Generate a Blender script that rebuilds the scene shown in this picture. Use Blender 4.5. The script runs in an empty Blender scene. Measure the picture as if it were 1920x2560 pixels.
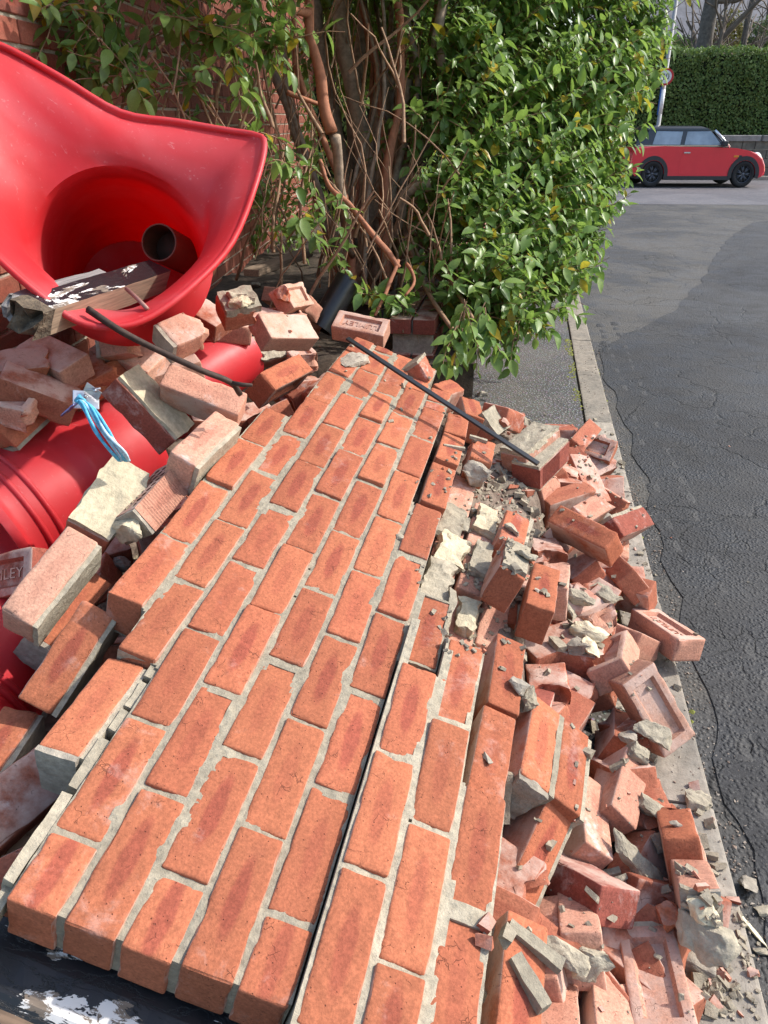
import bpy, bmesh, math, random
from mathutils import Vector, Matrix, Quaternion, noise
R = math.radians
sc = bpy.context.scene
COL = sc.collection
random.seed(7)

# ---------------------------------------------------------------- camera, sky, sun, exposure
CAM = Vector((0, 0, 1.55)); PITCH = R(27); FPX = 1921.0
cam_d = bpy.data.cameras.new('camera'); cam = bpy.data.objects.new('camera', cam_d); COL.objects.link(cam)
cam.location = CAM; cam.rotation_euler = (R(90) - PITCH, 0, 0)
cam_d.sensor_fit = 'VERTICAL'; cam_d.sensor_height = 36; cam_d.lens = FPX / 2560 * 36
cam_d.clip_start = .02; cam_d.clip_end = 2000
sc.camera = cam
SUN_AZ, SUN_EL = R(80), R(42)
TO_SUN = Vector((math.sin(SUN_AZ) * math.cos(SUN_EL), math.cos(SUN_AZ) * math.cos(SUN_EL), math.sin(SUN_EL)))
wd = bpy.data.worlds.new('World'); sc.world = wd; wd.use_nodes = True
wn = wd.node_tree.nodes; wl = wd.node_tree.links
sky = wn.new('ShaderNodeTexSky'); sky.sky_type = 'NISHITA'; sky.sun_disc = False
sky.sun_elevation = SUN_EL; sky.sun_rotation = SUN_AZ; sky.air_density = 1.2; sky.dust_density = 2.0
wn['Background'].inputs['Strength'].default_value = .15
wl.new(sky.outputs[0], wn['Background'].inputs['Color'])
sl = bpy.data.lights.new('sun', 'SUN'); sl.energy = 2.7; sl.angle = R(1.2); sl.color = (1, .95, .87)
so = bpy.data.objects.new('sun', sl); COL.objects.link(so); so.rotation_euler = TO_SUN.to_track_quat('Z', 'Y').to_euler()
so.location = TO_SUN * 30
sc.view_settings.view_transform = 'Standard'; sc.view_settings.look = 'None'
sc.view_settings.gamma = 1; sc.view_settings.exposure = .9
sc.cycles.max_bounces = 5; sc.cycles.diffuse_bounces = 2; sc.cycles.glossy_bounces = 2; sc.cycles.transmission_bounces = 3; sc.cycles.caustics_reflective = False; sc.cycles.caustics_refractive = False
sc.view_settings.use_curve_mapping = False

# ---------------------------------------------------------------- helpers
cp, sp = math.cos(PITCH), math.sin(PITCH)
def ray(px, py):
    x, y, z = (px - 960) / FPX, (py - 1280) / FPX, 1.0
    return Vector((x, -sp * y + cp * z, -cp * y - sp * z))
def at(px, py, dep): return CAM + ray(px, py) * dep           # photo point at a camera depth in metres
def atz(px, py, z):
    d = ray(px, py); return CAM + d * ((z - CAM.z) / d.z)      # photo point on a level plane
def tag(o, label=None, cat=None, group=None, kind=None):
    if label: o['label'] = label
    if cat: o['category'] = cat
    if group: o['group'] = group
    if kind: o['kind'] = kind
    return o
def empty(name, loc=(0, 0, 0), q=None):
    o = bpy.data.objects.new(name, None); COL.objects.link(o); o.location = loc
    o.empty_display_size = .05
    if q is not None: o.rotation_mode = 'QUATERNION'; o.rotation_quaternion = q
    return o
def link(name, me, mat=None, parent=None, loc=None, q=None, smooth=None):
    o = bpy.data.objects.new(name, me); COL.objects.link(o)
    if mat is not None and not me.materials: me.materials.append(mat)
    if parent is not None: o.parent = parent
    if loc is not None: o.location = loc
    if q is not None: o.rotation_mode = 'QUATERNION'; o.rotation_quaternion = q
    return o
def mesh(name, verts, faces, smooth=False):
    me = bpy.data.meshes.new(name); me.from_pydata([tuple(v) for v in verts], [], faces); me.update()
    if smooth: me.polygons.foreach_set('use_smooth', [True] * len(me.polygons))
    return me
def bmend(bm, name, smooth=False):
    bmesh.ops.recalc_face_normals(bm, faces=bm.faces)
    me = bpy.data.meshes.new(name); bm.to_mesh(me); bm.free()
    if smooth: me.polygons.foreach_set('use_smooth', [True] * len(me.polygons))
    return me
def n3(v, s=1.0, o=0.0): return noise.noise(Vector((v[0] * s + o, v[1] * s + o * .7, v[2] * s - o * 1.3)))
def box_vf(c, h, V, Fc, M=None):
    b = len(V)
    for dx in (-1, 1):
        for dy in (-1, 1):
            for dz in (-1, 1):
                p = Vector((c[0] + dx * h[0], c[1] + dy * h[1], c[2] + dz * h[2])); V.append(M @ p if M else p)
    for f in ((0, 1, 3, 2), (4, 6, 7, 5), (0, 4, 5, 1), (2, 3, 7, 6), (0, 2, 6, 4), (1, 5, 7, 3)): Fc.append([b + i for i in f])
def boxes(name, lst):
    V, Fc = [], []
    for c, h in lst: box_vf(c, h, V, Fc)
    return mesh(name, V, Fc)
def bevel_box(name, h, bev=.004, seg=2):
    bm = bmesh.new(); bmesh.ops.create_cube(bm, size=2)
    for v in bm.verts: v.co = Vector((v.co.x * h[0], v.co.y * h[1], v.co.z * h[2]))
    bmesh.ops.bevel(bm, geom=bm.edges[:], offset=bev, segments=seg, affect='EDGES', profile=.6)
    return bmend(bm, name)
def prism(name, poly, d0, d1, axis='y', bev=0, seg=2):
    """polygon (list of 2D points) extruded along an axis; 2D = (x,z) for y, (y,z) for x, (x,y) for z"""
    bm = bmesh.new()
    def P(u, v, d): return {'y': (u, d, v), 'x': (d, u, v), 'z': (u, v, d)}[axis]
    a = [bm.verts.new(P(u, v, d0)) for u, v in poly]; b = [bm.verts.new(P(u, v, d1)) for u, v in poly]
    n = len(poly); f0 = bm.faces.new(a); f1 = bm.faces.new(b[::-1])
    for i in range(n): bm.faces.new((a[i], b[i], b[(i + 1) % n], a[(i + 1) % n]))
    if bev:
        ed = list(set(list(f0.edges) + list(f1.edges)))
        bmesh.ops.bevel(bm, geom=ed, offset=bev, segments=seg, affect='EDGES', profile=.6)
    return bmend(bm, name)
def catmull(pts, n, closed=False):
    out = []; m = len(pts)
    rng = range(m) if closed else range(m - 1)
    for i in rng:
        if closed: p = [pts[(i + k - 1) % m] for k in range(4)]
        else: p = [pts[max(0, min(m - 1, i + k - 1))] for k in range(4)]
        for j in range(n):
            t = j / n
            out.append(.5 * ((2 * p[1]) + (p[2] - p[0]) * t + (2 * p[0] - 5 * p[1] + 4 * p[2] - p[3]) * t * t + (3 * p[1] - p[0] - 3 * p[2] + p[3]) * t ** 3))
    if not closed: out.append(pts[-1].copy())
    return out
def tube_vf(pts, radii, sides, V, Fc, cap=True, wob=0):
    b = len(V); n = len(pts); up = Vector((.13, .21, .97))
    for i, p in enumerate(pts):
        t = (pts[min(n - 1, i + 1)] - pts[max(0, i - 1)])
        t = t.normalized() if t.length > 1e-9 else Vector((0, 0, 1))
        u = t.cross(up)
        if u.length < .1: u = t.cross(Vector((1, 0, 0)))
        u.normalize(); w = t.cross(u)
        r = radii[i] if hasattr(radii, '__len__') else radii
        for k in range(sides):
            a = 2 * math.pi * k / sides
            rr = r * (1 + wob * n3((p.x + k * 3.1, p.y, p.z), 9))
            V.append(p + u * math.cos(a) * rr + w * math.sin(a) * rr)
    for i in range(n - 1):
        for k in range(sides):
            k2 = (k + 1) % sides
            Fc.append([b + i * sides + k, b + i * sides + k2, b + (i + 1) * sides + k2, b + (i + 1) * sides + k])
    if cap:
        Fc.append([b + k for k in range(sides)][::-1]); Fc.append([b + (n - 1) * sides + k for k in range(sides)])
def tube(name, pts, radii, sides=8, cap=True, wob=0):
    V, Fc = [], []; tube_vf(pts, radii, sides, V, Fc, cap, wob); return mesh(name, V, Fc, True)

# lattice box surface: coordinates xs, ys, zs
def lattice(xs, ys, zs):
    V = []; idx = {}; F = []
    nx, ny, nz = len(xs) - 1, len(ys) - 1, len(zs) - 1
    def g(i, j, k):
        key = (i, j, k)
        if key not in idx: idx[key] = len(V); V.append(Vector((xs[i], ys[j], zs[k])))
        return idx[key]
    for i in range(nx):
        for j in range(ny):
            F.append([g(i, j, 0), g(i, j + 1, 0), g(i + 1, j + 1, 0), g(i + 1, j, 0)])
            F.append([g(i, j, nz), g(i + 1, j, nz), g(i + 1, j + 1, nz), g(i, j + 1, nz)])
    for i in range(nx):
        for k in range(nz):
            F.append([g(i, 0, k), g(i + 1, 0, k), g(i + 1, 0, k + 1), g(i, 0, k + 1)])
            F.append([g(i, ny, k), g(i, ny, k + 1), g(i + 1, ny, k + 1), g(i + 1, ny, k)])
    for j in range(ny):
        for k in range(nz):
            F.append([g(0, j, k), g(0, j, k + 1), g(0, j + 1, k + 1), g(0, j + 1, k)])
            F.append([g(nx, j, k), g(nx, j + 1, k), g(nx, j + 1, k + 1), g(nx, j, k + 1)])
    return V, F
def cuts(half, n, extra=()):
    e = [half - .003, half - .010]
    xs = {-half, half}
    for v in e + list(extra): xs.add(v); xs.add(-v)
    m = half - .010
    for i in range(1, n): xs.add(-m + 2 * m * i / n)
    return sorted(xs)

# ---------------------------------------------------------------- material helpers
def newmat(name):
    m = bpy.data.materials.new(name); m.use_nodes = True
    nt = m.node_tree; return m, nt, nt.nodes['Principled BSDF']
class G:
    """tiny node-graph helper"""
    def __init__(s, nt): s.nt = nt
    def n(s, typ, **kw):
        nd = s.nt.nodes.new('ShaderNode' + typ)
        for k, v in kw.items(): setattr(nd, k, v)
        return nd
    def l(s, a, b): s.nt.links.new(a, b)
    def val(s, sock, v):
        if hasattr(v, 'is_output') or isinstance(v, bpy.types.NodeSocket): s.l(v, sock)
        else: sock.default_value = v
    def math(s, op, a, b=0.0, c=None, clamp=False):
        nd = s.n('Math', operation=op, use_clamp=clamp); s.val(nd.inputs[0], a); s.val(nd.inputs[1], b)
        if c is not None: s.val(nd.inputs[2], c)
        return nd.outputs[0]
    def vmath(s, op, a, b=None, scale=None):
        nd = s.n('VectorMath', operation=op); s.val(nd.inputs[0], a)
        if b is not None: s.val(nd.inputs[1], b)
        if scale is not None: s.val(nd.inputs['Scale'], scale)
        return nd.outputs[0]
    def noise(s, co, scale, detail=3, rough=.55, dist=0):
        nd = s.n('TexNoise'); s.l(co, nd.inputs['Vector']); nd.inputs['Scale'].default_value = scale
        nd.inputs['Detail'].default_value = detail; nd.inputs['Roughness'].default_value = rough; nd.inputs['Distortion'].default_value = dist
        return nd.outputs['Fac']
    def vor(s, co, scale, feature='F1', out='Distance', rand=1.0):
        nd = s.n('TexVoronoi', feature=feature); s.l(co, nd.inputs['Vector']); nd.inputs['Scale'].default_value = scale
        nd.inputs['Randomness'].default_value = rand
        return nd.outputs[out]
    def ss(s, v, a, b, o0=0.0, o1=1.0):
        nd = s.n('MapRange', interpolation_type='SMOOTHSTEP'); s.val(nd.inputs['Value'], v)
        nd.inputs['From Min'].default_value = a; nd.inputs['From Max'].default_value = b
        nd.inputs['To Min'].default_value = o0; nd.inputs['To Max'].default_value = o1
        return nd.outputs['Result']
    def mix(s, f, a, b, mode='MIX'):
        nd = s.n('Mix', data_type='RGBA', blend_type=mode); s.val(nd.inputs['Factor'], f)
        for i, v in ((6, a), (7, b)):
            if isinstance(v, tuple): nd.inputs[i].default_value = (*v[:3], 1)
            else: s.l(v, nd.inputs[i])
        return nd.outputs[2]
    def bump(s, h, strength=.3, dist=.002, nrm=None):
        nd = s.n('Bump'); s.l(h, nd.inputs['Height']); nd.inputs['Strength'].default_value = strength; nd.inputs['Distance'].default_value = dist
        if nrm is not None: s.l(nrm, nd.inputs['Normal'])
        return nd.outputs['Normal']
def simple(name, col, rough=.6, metal=0.0, nscale=20, namt=.15, bump=.1, bdist=.002, spec=None, coat=0):
    m, nt, b = newmat(name); g = G(nt); co = g.n('TexCoord').outputs['Object']
    f = g.noise(co, nscale, 5, .6)
    k = g.ss(f, .25, .75, 1 - namt, 1 + namt)
    c = g.n('RGB'); c.outputs[0].default_value = (*col, 1)
    g.l(g.vmath('SCALE', c.outputs[0], scale=k), b.inputs['Base Color'])
    b.inputs['Roughness'].default_value = rough; b.inputs['Metallic'].default_value = metal
    if spec is not None: b.inputs['Specular IOR Level'].default_value = spec
    if coat: b.inputs['Coat Weight'].default_value = coat; b.inputs['Coat Roughness'].default_value = .06
    if bump: g.l(g.bump(f, bump, bdist), b.inputs['Normal'])
    return m

def brick_mat(name, ca, cb, blot=.8, eff=.35, bed=.7):
    m, nt, b = newmat(name); g = G(nt)
    tc = g.n('TexCoord'); oi = g.n('ObjectInfo'); rnd = oi.outputs['Random']
    off = g.vmath('SCALE', (1.0, 2.3, -1.7), scale=g.math('MULTIPLY', rnd, 41.0))
    co = g.vmath('ADD', tc.outputs['Object'], off)
    sx = g.n('SeparateXYZ'); g.l(tc.outputs['Object'], sx.inputs[0])
    sn = g.n('SeparateXYZ'); g.l(tc.outputs['Normal'], sn.inputs[0])
    fy = g.ss(g.math('ABSOLUTE', sn.outputs['Y']), .6, .8); fz = g.ss(g.math('ABSOLUTE', sn.outputs['Z']), .6, .85)
    nl = g.noise(co, 9, 4, .6); nm = g.noise(co, 45, 5, .65); nf = g.noise(co, 260, 4, .6)
    col = g.mix(g.math('ADD', g.math('MULTIPLY', rnd, .75), g.math('MULTIPLY', g.math('SUBTRACT', nl, .5), .9), clamp=True), ca, cb)
    # the dark kiln kiss mark in the middle of a stretcher face
    ex = g.math('DIVIDE', sx.outputs['X'], .078); ez = g.math('DIVIDE', sx.outputs['Z'], .0165)
    e = g.math('SQRT', g.math('ADD', g.math('MULTIPLY', ex, ex), g.math('MULTIPLY', ez, ez)))
    e = g.math('ADD', e, g.math('MULTIPLY', g.math('SUBTRACT', g.noise(co, 24, 3), .5), .6))
    r2 = g.math('FRACT', g.math('MULTIPLY', rnd, 7.31))
    bl = g.math('MULTIPLY', g.math('MULTIPLY', g.ss(e, 1.1, .6), fy), g.ss(r2, .0, .6, .3, blot))
    col = g.mix(bl, col, (.275, .066, .042))
    r4 = g.math('FRACT', g.math('MULTIPLY', rnd, 51.3)); col = g.vmath('SCALE', col, scale=g.ss(r4, 0, 1, .84, 1.12))
    # mottling
    col = g.vmath('SCALE', col, scale=g.ss(nm, .25, .75, .88, 1.10))
    col = g.vmath('SCALE', col, scale=g.ss(g.noise(co, 170, 4, .75), .28, .72, .76, 1.22))
    col = g.mix(g.ss(g.noise(co, 12, 4, .6, .5), .58, .74, 0, .16), col, (.30, .09, .06))
    # salts and lime bloom
    es = g.noise(co, 13, 6, .7, .4); r3 = g.math('FRACT', g.math('MULTIPLY', rnd, 23.7))
    th = g.math('ADD', es, g.math('MULTIPLY', g.math('SUBTRACT', r3, .5), .16))
    ef = g.math('MULTIPLY', g.ss(th, .58, .72), g.ss(nm, .35, .62, .15, 1))
    col = g.mix(g.math('MULTIPLY', ef, eff), col, (.62, .50, .45))
    bd = g.math('MULTIPLY', fz, g.math('MULTIPLY', g.ss(g.noise(co, 11, 5, .65), .33, .62), bed))
    col = g.mix(bd, col, (.56, .40, .33))
    # pits and hair cracks
    pit = g.math('MULTIPLY', g.ss(g.vor(co, 95), .15, .07), g.ss(g.noise(co, 30, 2), .46, .56))
    wob = g.n('TexNoise'); g.l(co, wob.inputs['Vector']); wob.inputs['Scale'].default_value = 38; wob.inputs['Detail'].default_value = 3
    cw = g.vmath('ADD', co, g.vmath('SCALE', wob.outputs['Color'], scale=.03))
    cr = g.math('MULTIPLY', g.ss(g.vor(cw, 42, 'DISTANCE_TO_EDGE'), .028, .006), g.ss(g.noise(co, 22, 2), .60, .68))
    dk = g.math('MAXIMUM', pit, g.math('MULTIPLY', cr, .7))
    col = g.mix(g.math('MULTIPLY', dk, .6), col, (.13, .045, .03))
    g.l(col, b.inputs['Base Color']); b.inputs['Roughness'].default_value = .88; b.inputs['Specular IOR Level'].default_value = .25
    h = g.math('SUBTRACT', g.math('ADD', g.math('MULTIPLY', nf, .35), g.math('MULTIPLY', nm, .8)), g.math('MULTIPLY', dk, .9))
    g.l(g.bump(h, .85, .003), b.inputs['Normal'])
    return m
def mortar_mat(name, ca, cb, sc_=1.0):
    m, nt, b = newmat(name); g = G(nt); tc = g.n('TexCoord'); oi = g.n('ObjectInfo')
    co = g.vmath('ADD', tc.outputs['Object'], g.vmath('SCALE', (1.0, 2.3, -1.7), scale=g.math('MULTIPLY', oi.outputs['Random'], 31.0)))
    nl = g.noise(co, 14 * sc_, 5, .65); nf = g.noise(co, 210 * sc_, 4, .7); nm = g.noise(co, 60 * sc_, 4, .65)
    col = g.mix(g.ss(nl, .3, .7), ca, cb)
    col = g.vmath('SCALE', col, scale=g.ss(nm, .25, .75, .78, 1.16))
    col = g.vmath('SCALE', col, scale=g.ss(oi.outputs['Random'], 0, 1, .82, 1.1))
    col = g.mix(g.math('MULTIPLY', g.ss(g.vor(co, 330), .25, .12), .35), col, (.20, .17, .14))
    g.l(col, b.inputs['Base Color']); b.inputs['Roughness'].default_value = .95; b.inputs['Specular IOR Level'].default_value = .15
    h = g.math('ADD', g.math('MULTIPLY', nf, .6), nm)
    g.l(g.bump(h, 1.0, .0035), b.inputs['Normal'])
    return m
M = {}
M['brick'] = brick_mat('brick_orange', (.405, .135, .068), (.35, .105, .056), .85, .2)
M['brick_loose'] = brick_mat('brick_loose', (.40, .145, .085), (.34, .105, .063), .35, .75, .95)
M['brick_pale'] = brick_mat('brick_pale', (.50, .27, .19), (.45, .20, .135), .15, .85, .85)
M['brick_dark'] = brick_mat('brick_dark', (.30, .085, .055), (.22, .062, .048), .4, .5, .8)
M['brick_house'] = brick_mat('brick_house', (.26, .085, .055), (.18, .06, .045), .5, .1, .3)
M['mortar'] = mortar_mat('mortar_cream', (.41, .36, .272), (.335, .293, .222))
M['mortar_grey'] = mortar_mat('mortar_grey', (.43, .38, .305), (.32, .28, .23))
M['mortar_sand'] = mortar_mat('mortar_sand', (.66, .57, .40), (.58, .50, .35))
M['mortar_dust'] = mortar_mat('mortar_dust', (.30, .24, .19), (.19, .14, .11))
# ---------------------------------------------------------------- ground, roads, footway, kerb
ROAD, PAVE = -.06, .04
def asphalt(name, dark, light, cracks=1.0, patch=True, agg=1.0):
    m, nt, b = newmat(name); g = G(nt); co = g.n('TexCoord').outputs['Object']
    n1 = g.noise(co, .42, 6, .62, 1.2); n2 = g.noise(co, 3.2, 4, .6, .3); nf = g.noise(co, 120, 3, .7)
    f = g.math('ADD', g.math('MULTIPLY', n1, .7), g.math('MULTIPLY', n2, .3))
    col = g.mix(g.ss(f, .43, .56), dark, light)
    st = g.vor(co, 70); sc_ = g.vor(co, 70, out='Color')
    col = g.mix(g.math('MULTIPLY', g.ss(st, .5, .2), .5 * agg), col, g.mix(.88, sc_, (.17, .16, .145)), 'MIX') if agg > 1 else col
    col = g.vmath('SCALE', col, scale=g.ss(g.noise(co, 95, 3, .7), .3, .7, .72, 1.3))
    col = g.mix(g.math('MULTIPLY', g.ss(g.vor(co, 150), .22, .12), .3), col, (.28, .27, .25))
    w = g.n('TexNoise'); g.l(co, w.inputs['Vector']); w.inputs['Scale'].default_value = 4; w.inputs['Detail'].default_value = 4
    cw = g.vmath('ADD', co, g.vmath('SCALE', w.outputs['Color'], scale=.22))
    ck = g.math('MULTIPLY', g.ss(g.vor(cw, 1.7, 'DISTANCE_TO_EDGE'), .016, .004), g.ss(g.noise(co, .7, 3), .47, .55))
    ck2 = g.math('MULTIPLY', g.ss(g.vor(cw, 7.5, 'DISTANCE_TO_EDGE'), .03, .008), g.ss(g.noise(co, 1.1, 3), .51, .6))
    ck = g.math('MULTIPLY', g.math('MULTIPLY', g.math('MAXIMUM', ck, ck2), cracks), g.ss(g.noise(co, 9, 4, .7), .35, .6, .15, .9))
    col = g.mix(ck, col, (.012, .012, .012))
    g.l(col, b.inputs['Base Color'])
    g.l(g.ss(n2, .3, .7, .62, .9), b.inputs['Roughness'])
    h = g.math('SUBTRACT', g.math('ADD', g.math('MULTIPLY', nf, .5), g.math('MULTIPLY', g.ss(st, .1, .6, 1, 0), .8)), g.math('MULTIPLY', ck, 1.6))
    g.l(g.bump(h, .8, .006), b.inputs['Normal'])
    return m
M['road'] = asphalt('asphalt_old', (.040, .038, .036), (.080, .074, .065), 1.0)
M['main_road'] = asphalt('asphalt_pale', (.10, .096, .104), (.135, .128, .135), .25)
M['pave'] = asphalt('footway_gravelled', (.055, .05, .043), (.095, .088, .076), 0, agg=1.8)
M['earth'] = simple('earth', (.06, .05, .035), .95, 0, 6, .4, .5, .02)
def sheet(name, poly, z, mat):
    me = mesh(name, [(x, y, 0) for x, y in poly], [list(range(len(poly)))])
    o = link(name, me, mat, loc=(0, 0, z)); tag(o, kind='structure'); return o
sheet('ground', [(-400, -400), (400, -400), (400, 400), (-400, 400)], ROAD - .012, M['earth'])
k0, k1 = atz(1452, 753, PAVE), atz(1853, 2272, PAVE)
KD = Vector((k0.x - k1.x, k0.y - k1.y, 0)).normalized(); KR = Vector((KD.y, -KD.x, 0))
K1 = Vector((k1.x, k1.y, 0))
def street(along, right, z=0.0):                       # along the kerb from K1, to the right of the kerb's road edge
    p = K1 + KD * along + KR * right; return Vector((p.x, p.y, z))
def flat(name, pts, z, mat): return sheet(name, [(p.x, p.y) for p in pts], z, mat)
flat('road', [street(-12, -.02), street(-12, 9), street(17.9, 9), street(17.9, -.02)], ROAD, M['road'])
M['road_dark'] = asphalt('asphalt_dark', (.020, .020, .022), (.040, .039, .039), 1.0)
pp = [(1500, 880), (1570, 835), (1650, 800), (1705, 755), (1760, 690), (1800, 625), (1850, 575), (1925, 552), (2150, 560), (2500, 900), (2900, 1500), (3400, 2700), (2300, 2900), (2010, 2620), (1900, 2250), (1790, 1820), (1690, 1480), (1610, 1190), (1545, 1000)]
pr_ = catmull([atz(x, y, ROAD) for x, y in pp], 8, True)
pr_ = [p + Vector((n3(p, 3.0), n3(p, 3.0, 5), 0)) * .06 + Vector((n3(p, 11.0), n3(p, 11.0, 5), 0)) * .02 for p in pr_]
flat('road_dark_area', pr_, ROAD + .004, M['road_dark'])  # darker sheet with a wavy outline, laid just over the road surface
MR = Vector((1, -.035, 0)).normalized()
sheet('main_road', [(-90, 17.9 + 3.15), (90, 17.9 - 3.15), (90, 25.6 - 3.15), (-90, 25.6 + 3.15)], ROAD + .004, M['main_road'])
# footway slab
V, Fc = [], []
a = [street(-8, -.16), street(15.5, -.16), street(15.5, -6), street(-8, -6)]
V = [(p.x, p.y, PAVE) for p in a] + [(p.x, p.y, ROAD - .05) for p in a]
fw = link('footway', mesh('footway', V, [[0, 1, 2, 3], [4, 7, 6, 5], [0, 4, 5, 1], [1, 5, 6, 2], [2, 6, 7, 3], [3, 7, 4, 0]]), M['pave']); tag(fw, kind='structure')
M['stone'] = mortar_mat('kerb_stone', (.36, .315, .26), (.26, .235, .20), .5)
kb = link('kerb', boxes('kerb_bed', [((0, 0, -.09), (.09, 12, .06))]), M['earth'], loc=street(4, -.075, 0)); tag(kb, kind='structure')
kb.rotation_euler = (0, 0, math.atan2(-KD.x, KD.y))
def kerb_mesh(seed, L=.915):
    V, F = lattice(cuts(.074, 4), cuts(L / 2 - .004, 14), cuts(.085, 2))
    for v in V:
        i = Vector((max(-.066, min(.066, v.x)), v.y, min(v.z, .077))); d = v - i
        if d.length > .008: v.xyz = i + d.normalized() * .008
        v.z += .0018 * n3(v, 26, seed); v.x += .002 * n3(v, 14, seed + 3)
    return mesh('kerb_stone', V, F, False)
kms = [kerb_mesh(s) for s in (1, 2, 3)]
JY = atz(1470, 937, PAVE); j0 = (Vector((JY.x, JY.y, 0)) - K1).dot(KD)
for i in range(-6, 13):
    p = street(j0 + (i + .5) * .915, -.075, PAVE - .083 + random.uniform(-.002, .002))
    o = link('kerb_stone', kms[i % 3], M['stone'], loc=p); o.rotation_euler = (0, 0, math.atan2(-KD.x, KD.y)); o.parent = kb
    o.matrix_parent_inverse = kb.matrix_basis.inverted()

# worn setts along the gutter, tarred over
rd_o = bpy.data.objects['road']
def sett_mesh(seed):
    V, F = lattice(cuts(.055, 3), cuts(.095, 4), cuts(.04, 1))
    for v in V:
        p = v.copy(); k = max(abs(p.x) / .055, abs(p.y) / .095); v.z -= max(0, k - .55) * .03; v.z += .003 * n3(p, 30, seed); v.x += .006 * n3(p, 20, seed); v.y += .006 * n3(p, 20, seed + 3)
    return mesh('sett', V, F, True)
stm = [sett_mesh(i) for i in range(4)]
M['sett'] = asphalt('tarred_sett', (.035, .034, .034), (.06, .056, .052), 0)
for i in range(34):
    for r in (0, 1):
        if random.random() < .12: continue
        o = link('sett', stm[random.randrange(4)], M['sett'], rd_o, street(-.8 + i * .2 + random.uniform(-.01, .01) + r * .1, .16 + r * .125 + random.uniform(-.008, .008), -.034 + random.uniform(-.003, .002)))
        o.rotation_euler = (0, 0, math.atan2(-KD.x, KD.y) + random.gauss(0, .04))

# moss and grit along the kerb
M['moss'] = simple('moss', (.16, .17, .03), .95, 0, 60, .5, .6, .01)
V, Fc = [], []
for i in range(900):
    al = random.uniform(.6, 5.5)
    if random.random() < .62: rt = -.158 - abs(random.gauss(0, .022))
    else: rt = .004 + abs(random.gauss(0, .008))
    if n3((al, rt * 2, 0), 3.1) < -.02: continue
    p = street(al, rt, PAVE if rt < -.1 else ROAD + random.uniform(0, .05)); r = random.uniform(.004, .012); b = len(V)
    V += [p + Vector(q) * r for q in ((1, .1, 0), (-.2, 1, 0), (-1, -.2, 0), (.1, -1, 0), (.1, .1, .8))]
    Fc += [[b, b + 1, b + 4], [b + 1, b + 2, b + 4], [b + 2, b + 3, b + 4], [b + 3, b, b + 4]]
ms = link('moss', mesh('moss', V, Fc, True), M['moss']); tag(ms, 'low green-yellow moss growing along both edges of the kerb', 'moss', kind='stuff')
M['grit'] = mortar_mat('grit', (.42, .37, .31), (.24, .17, .13))
def stone_vf(p, r, V, Fc, flat_=.7):
    b = len(V); q = Quaternion((random.random() - .5, random.random() - .5, random.random() - .5, random.random() - .5)).normalized()
    pts = [(1, 0, 0), (-1, 0, 0), (0, 1, 0), (0, -1, 0), (0, 0, 1), (0, 0, -1)]
    sx, sy, sz = random.uniform(.6, 1.2), random.uniform(.5, 1), random.uniform(.35, .8)
    for x in pts:
        v = q @ Vector((x[0] * sx, x[1] * sy, x[2] * sz)); v.z *= flat_; V.append(p + v * r * random.uniform(.75, 1.2))
    for f in ((0, 2, 4), (2, 1, 4), (1, 3, 4), (3, 0, 4), (2, 0, 5), (1, 2, 5), (3, 1, 5), (0, 3, 5)): Fc.append([b + i for i in f])
def block_vf(p, r, V, Fc):
    b = len(V); q = Quaternion((0, 0, 1), random.uniform(0, 6.28)) @ Quaternion((1, 0, 0), random.gauss(0, .4)) @ Quaternion((0, 1, 0), random.gauss(0, .4))
    sx, sy, sz = random.uniform(.8, 1.5), random.uniform(.5, 1), random.uniform(.3, .7)
    for dx in (-1, 1):
        for dy in (-1, 1):
            for dz in (-1, 1):
                V.append(p + q @ (Vector((dx * sx * random.uniform(.55, 1.1), dy * sy * random.uniform(.55, 1.1), dz * sz * random.uniform(.5, 1.1))) * r))
    for f in ((0, 1, 3, 2), (4, 6, 7, 5), (0, 4, 5, 1), (2, 3, 7, 6), (0, 2, 6, 4), (1, 5, 7, 3)): Fc.append([b + i for i in f])
V, Fc = [], []
for i in range(3800):
    al = random.uniform(-1.2, 5.0); rt = .01 + abs(random.gauss(0, .075)) * (1.25 if al < 2.2 else .7)
    if random.random() < .25: rt = random.uniform(-.16, 0); z = PAVE + .003
    else: z = ROAD + .002
    if al > 2.6 and random.random() < .6: continue
    stone_vf(street(al, rt, z), random.choice((.002, .003, .003, .004, .005, .007)), V, Fc)
gr = link('grit', mesh('grit', V, Fc), M['grit']); tag(gr, 'small stone and brick grit washed along the gutter', 'grit', kind='stuff')

# ---------------------------------------------------------------- tall house wall on the left, brick by brick
HW_D = Vector((math.sin(R(2.65)), math.cos(R(2.65)), 0)); HW_N = Vector((HW_D.y, -HW_D.x, 0))
hp = at(0, 66, 2.5); HW0 = Vector((hp.x, hp.y, 0)) - HW_D * .9
hw = empty('house_wall', HW0); tag(hw, 'tall dark red brick wall behind the shrub at upper left', 'wall')
hq = Matrix((HW_D, HW_N, (0, 0, 1))).transposed()      # X along, Y outward(to the garden), Z up
if hq.determinant() < 0: hq = Matrix((-HW_D, HW_N, (0, 0, 1))).transposed(); HS = -1
else: HS = 1
hqq = hq.to_quaternion()
V, Fc = [], []
box_vf((HS * 9.2, -.12, 1.9), (9.2, .1, 1.9), V, Fc)
core = link('mortar', mesh('house_mortar', V, Fc), M['mortar_grey'], hw, q=hqq)
hb = [bevel_box('house_brick', (.1115, .052, .0365), .003, 1) for _ in range(1)]
cnt = 0
HC = .0867
z0 = hp.z % HC
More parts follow.
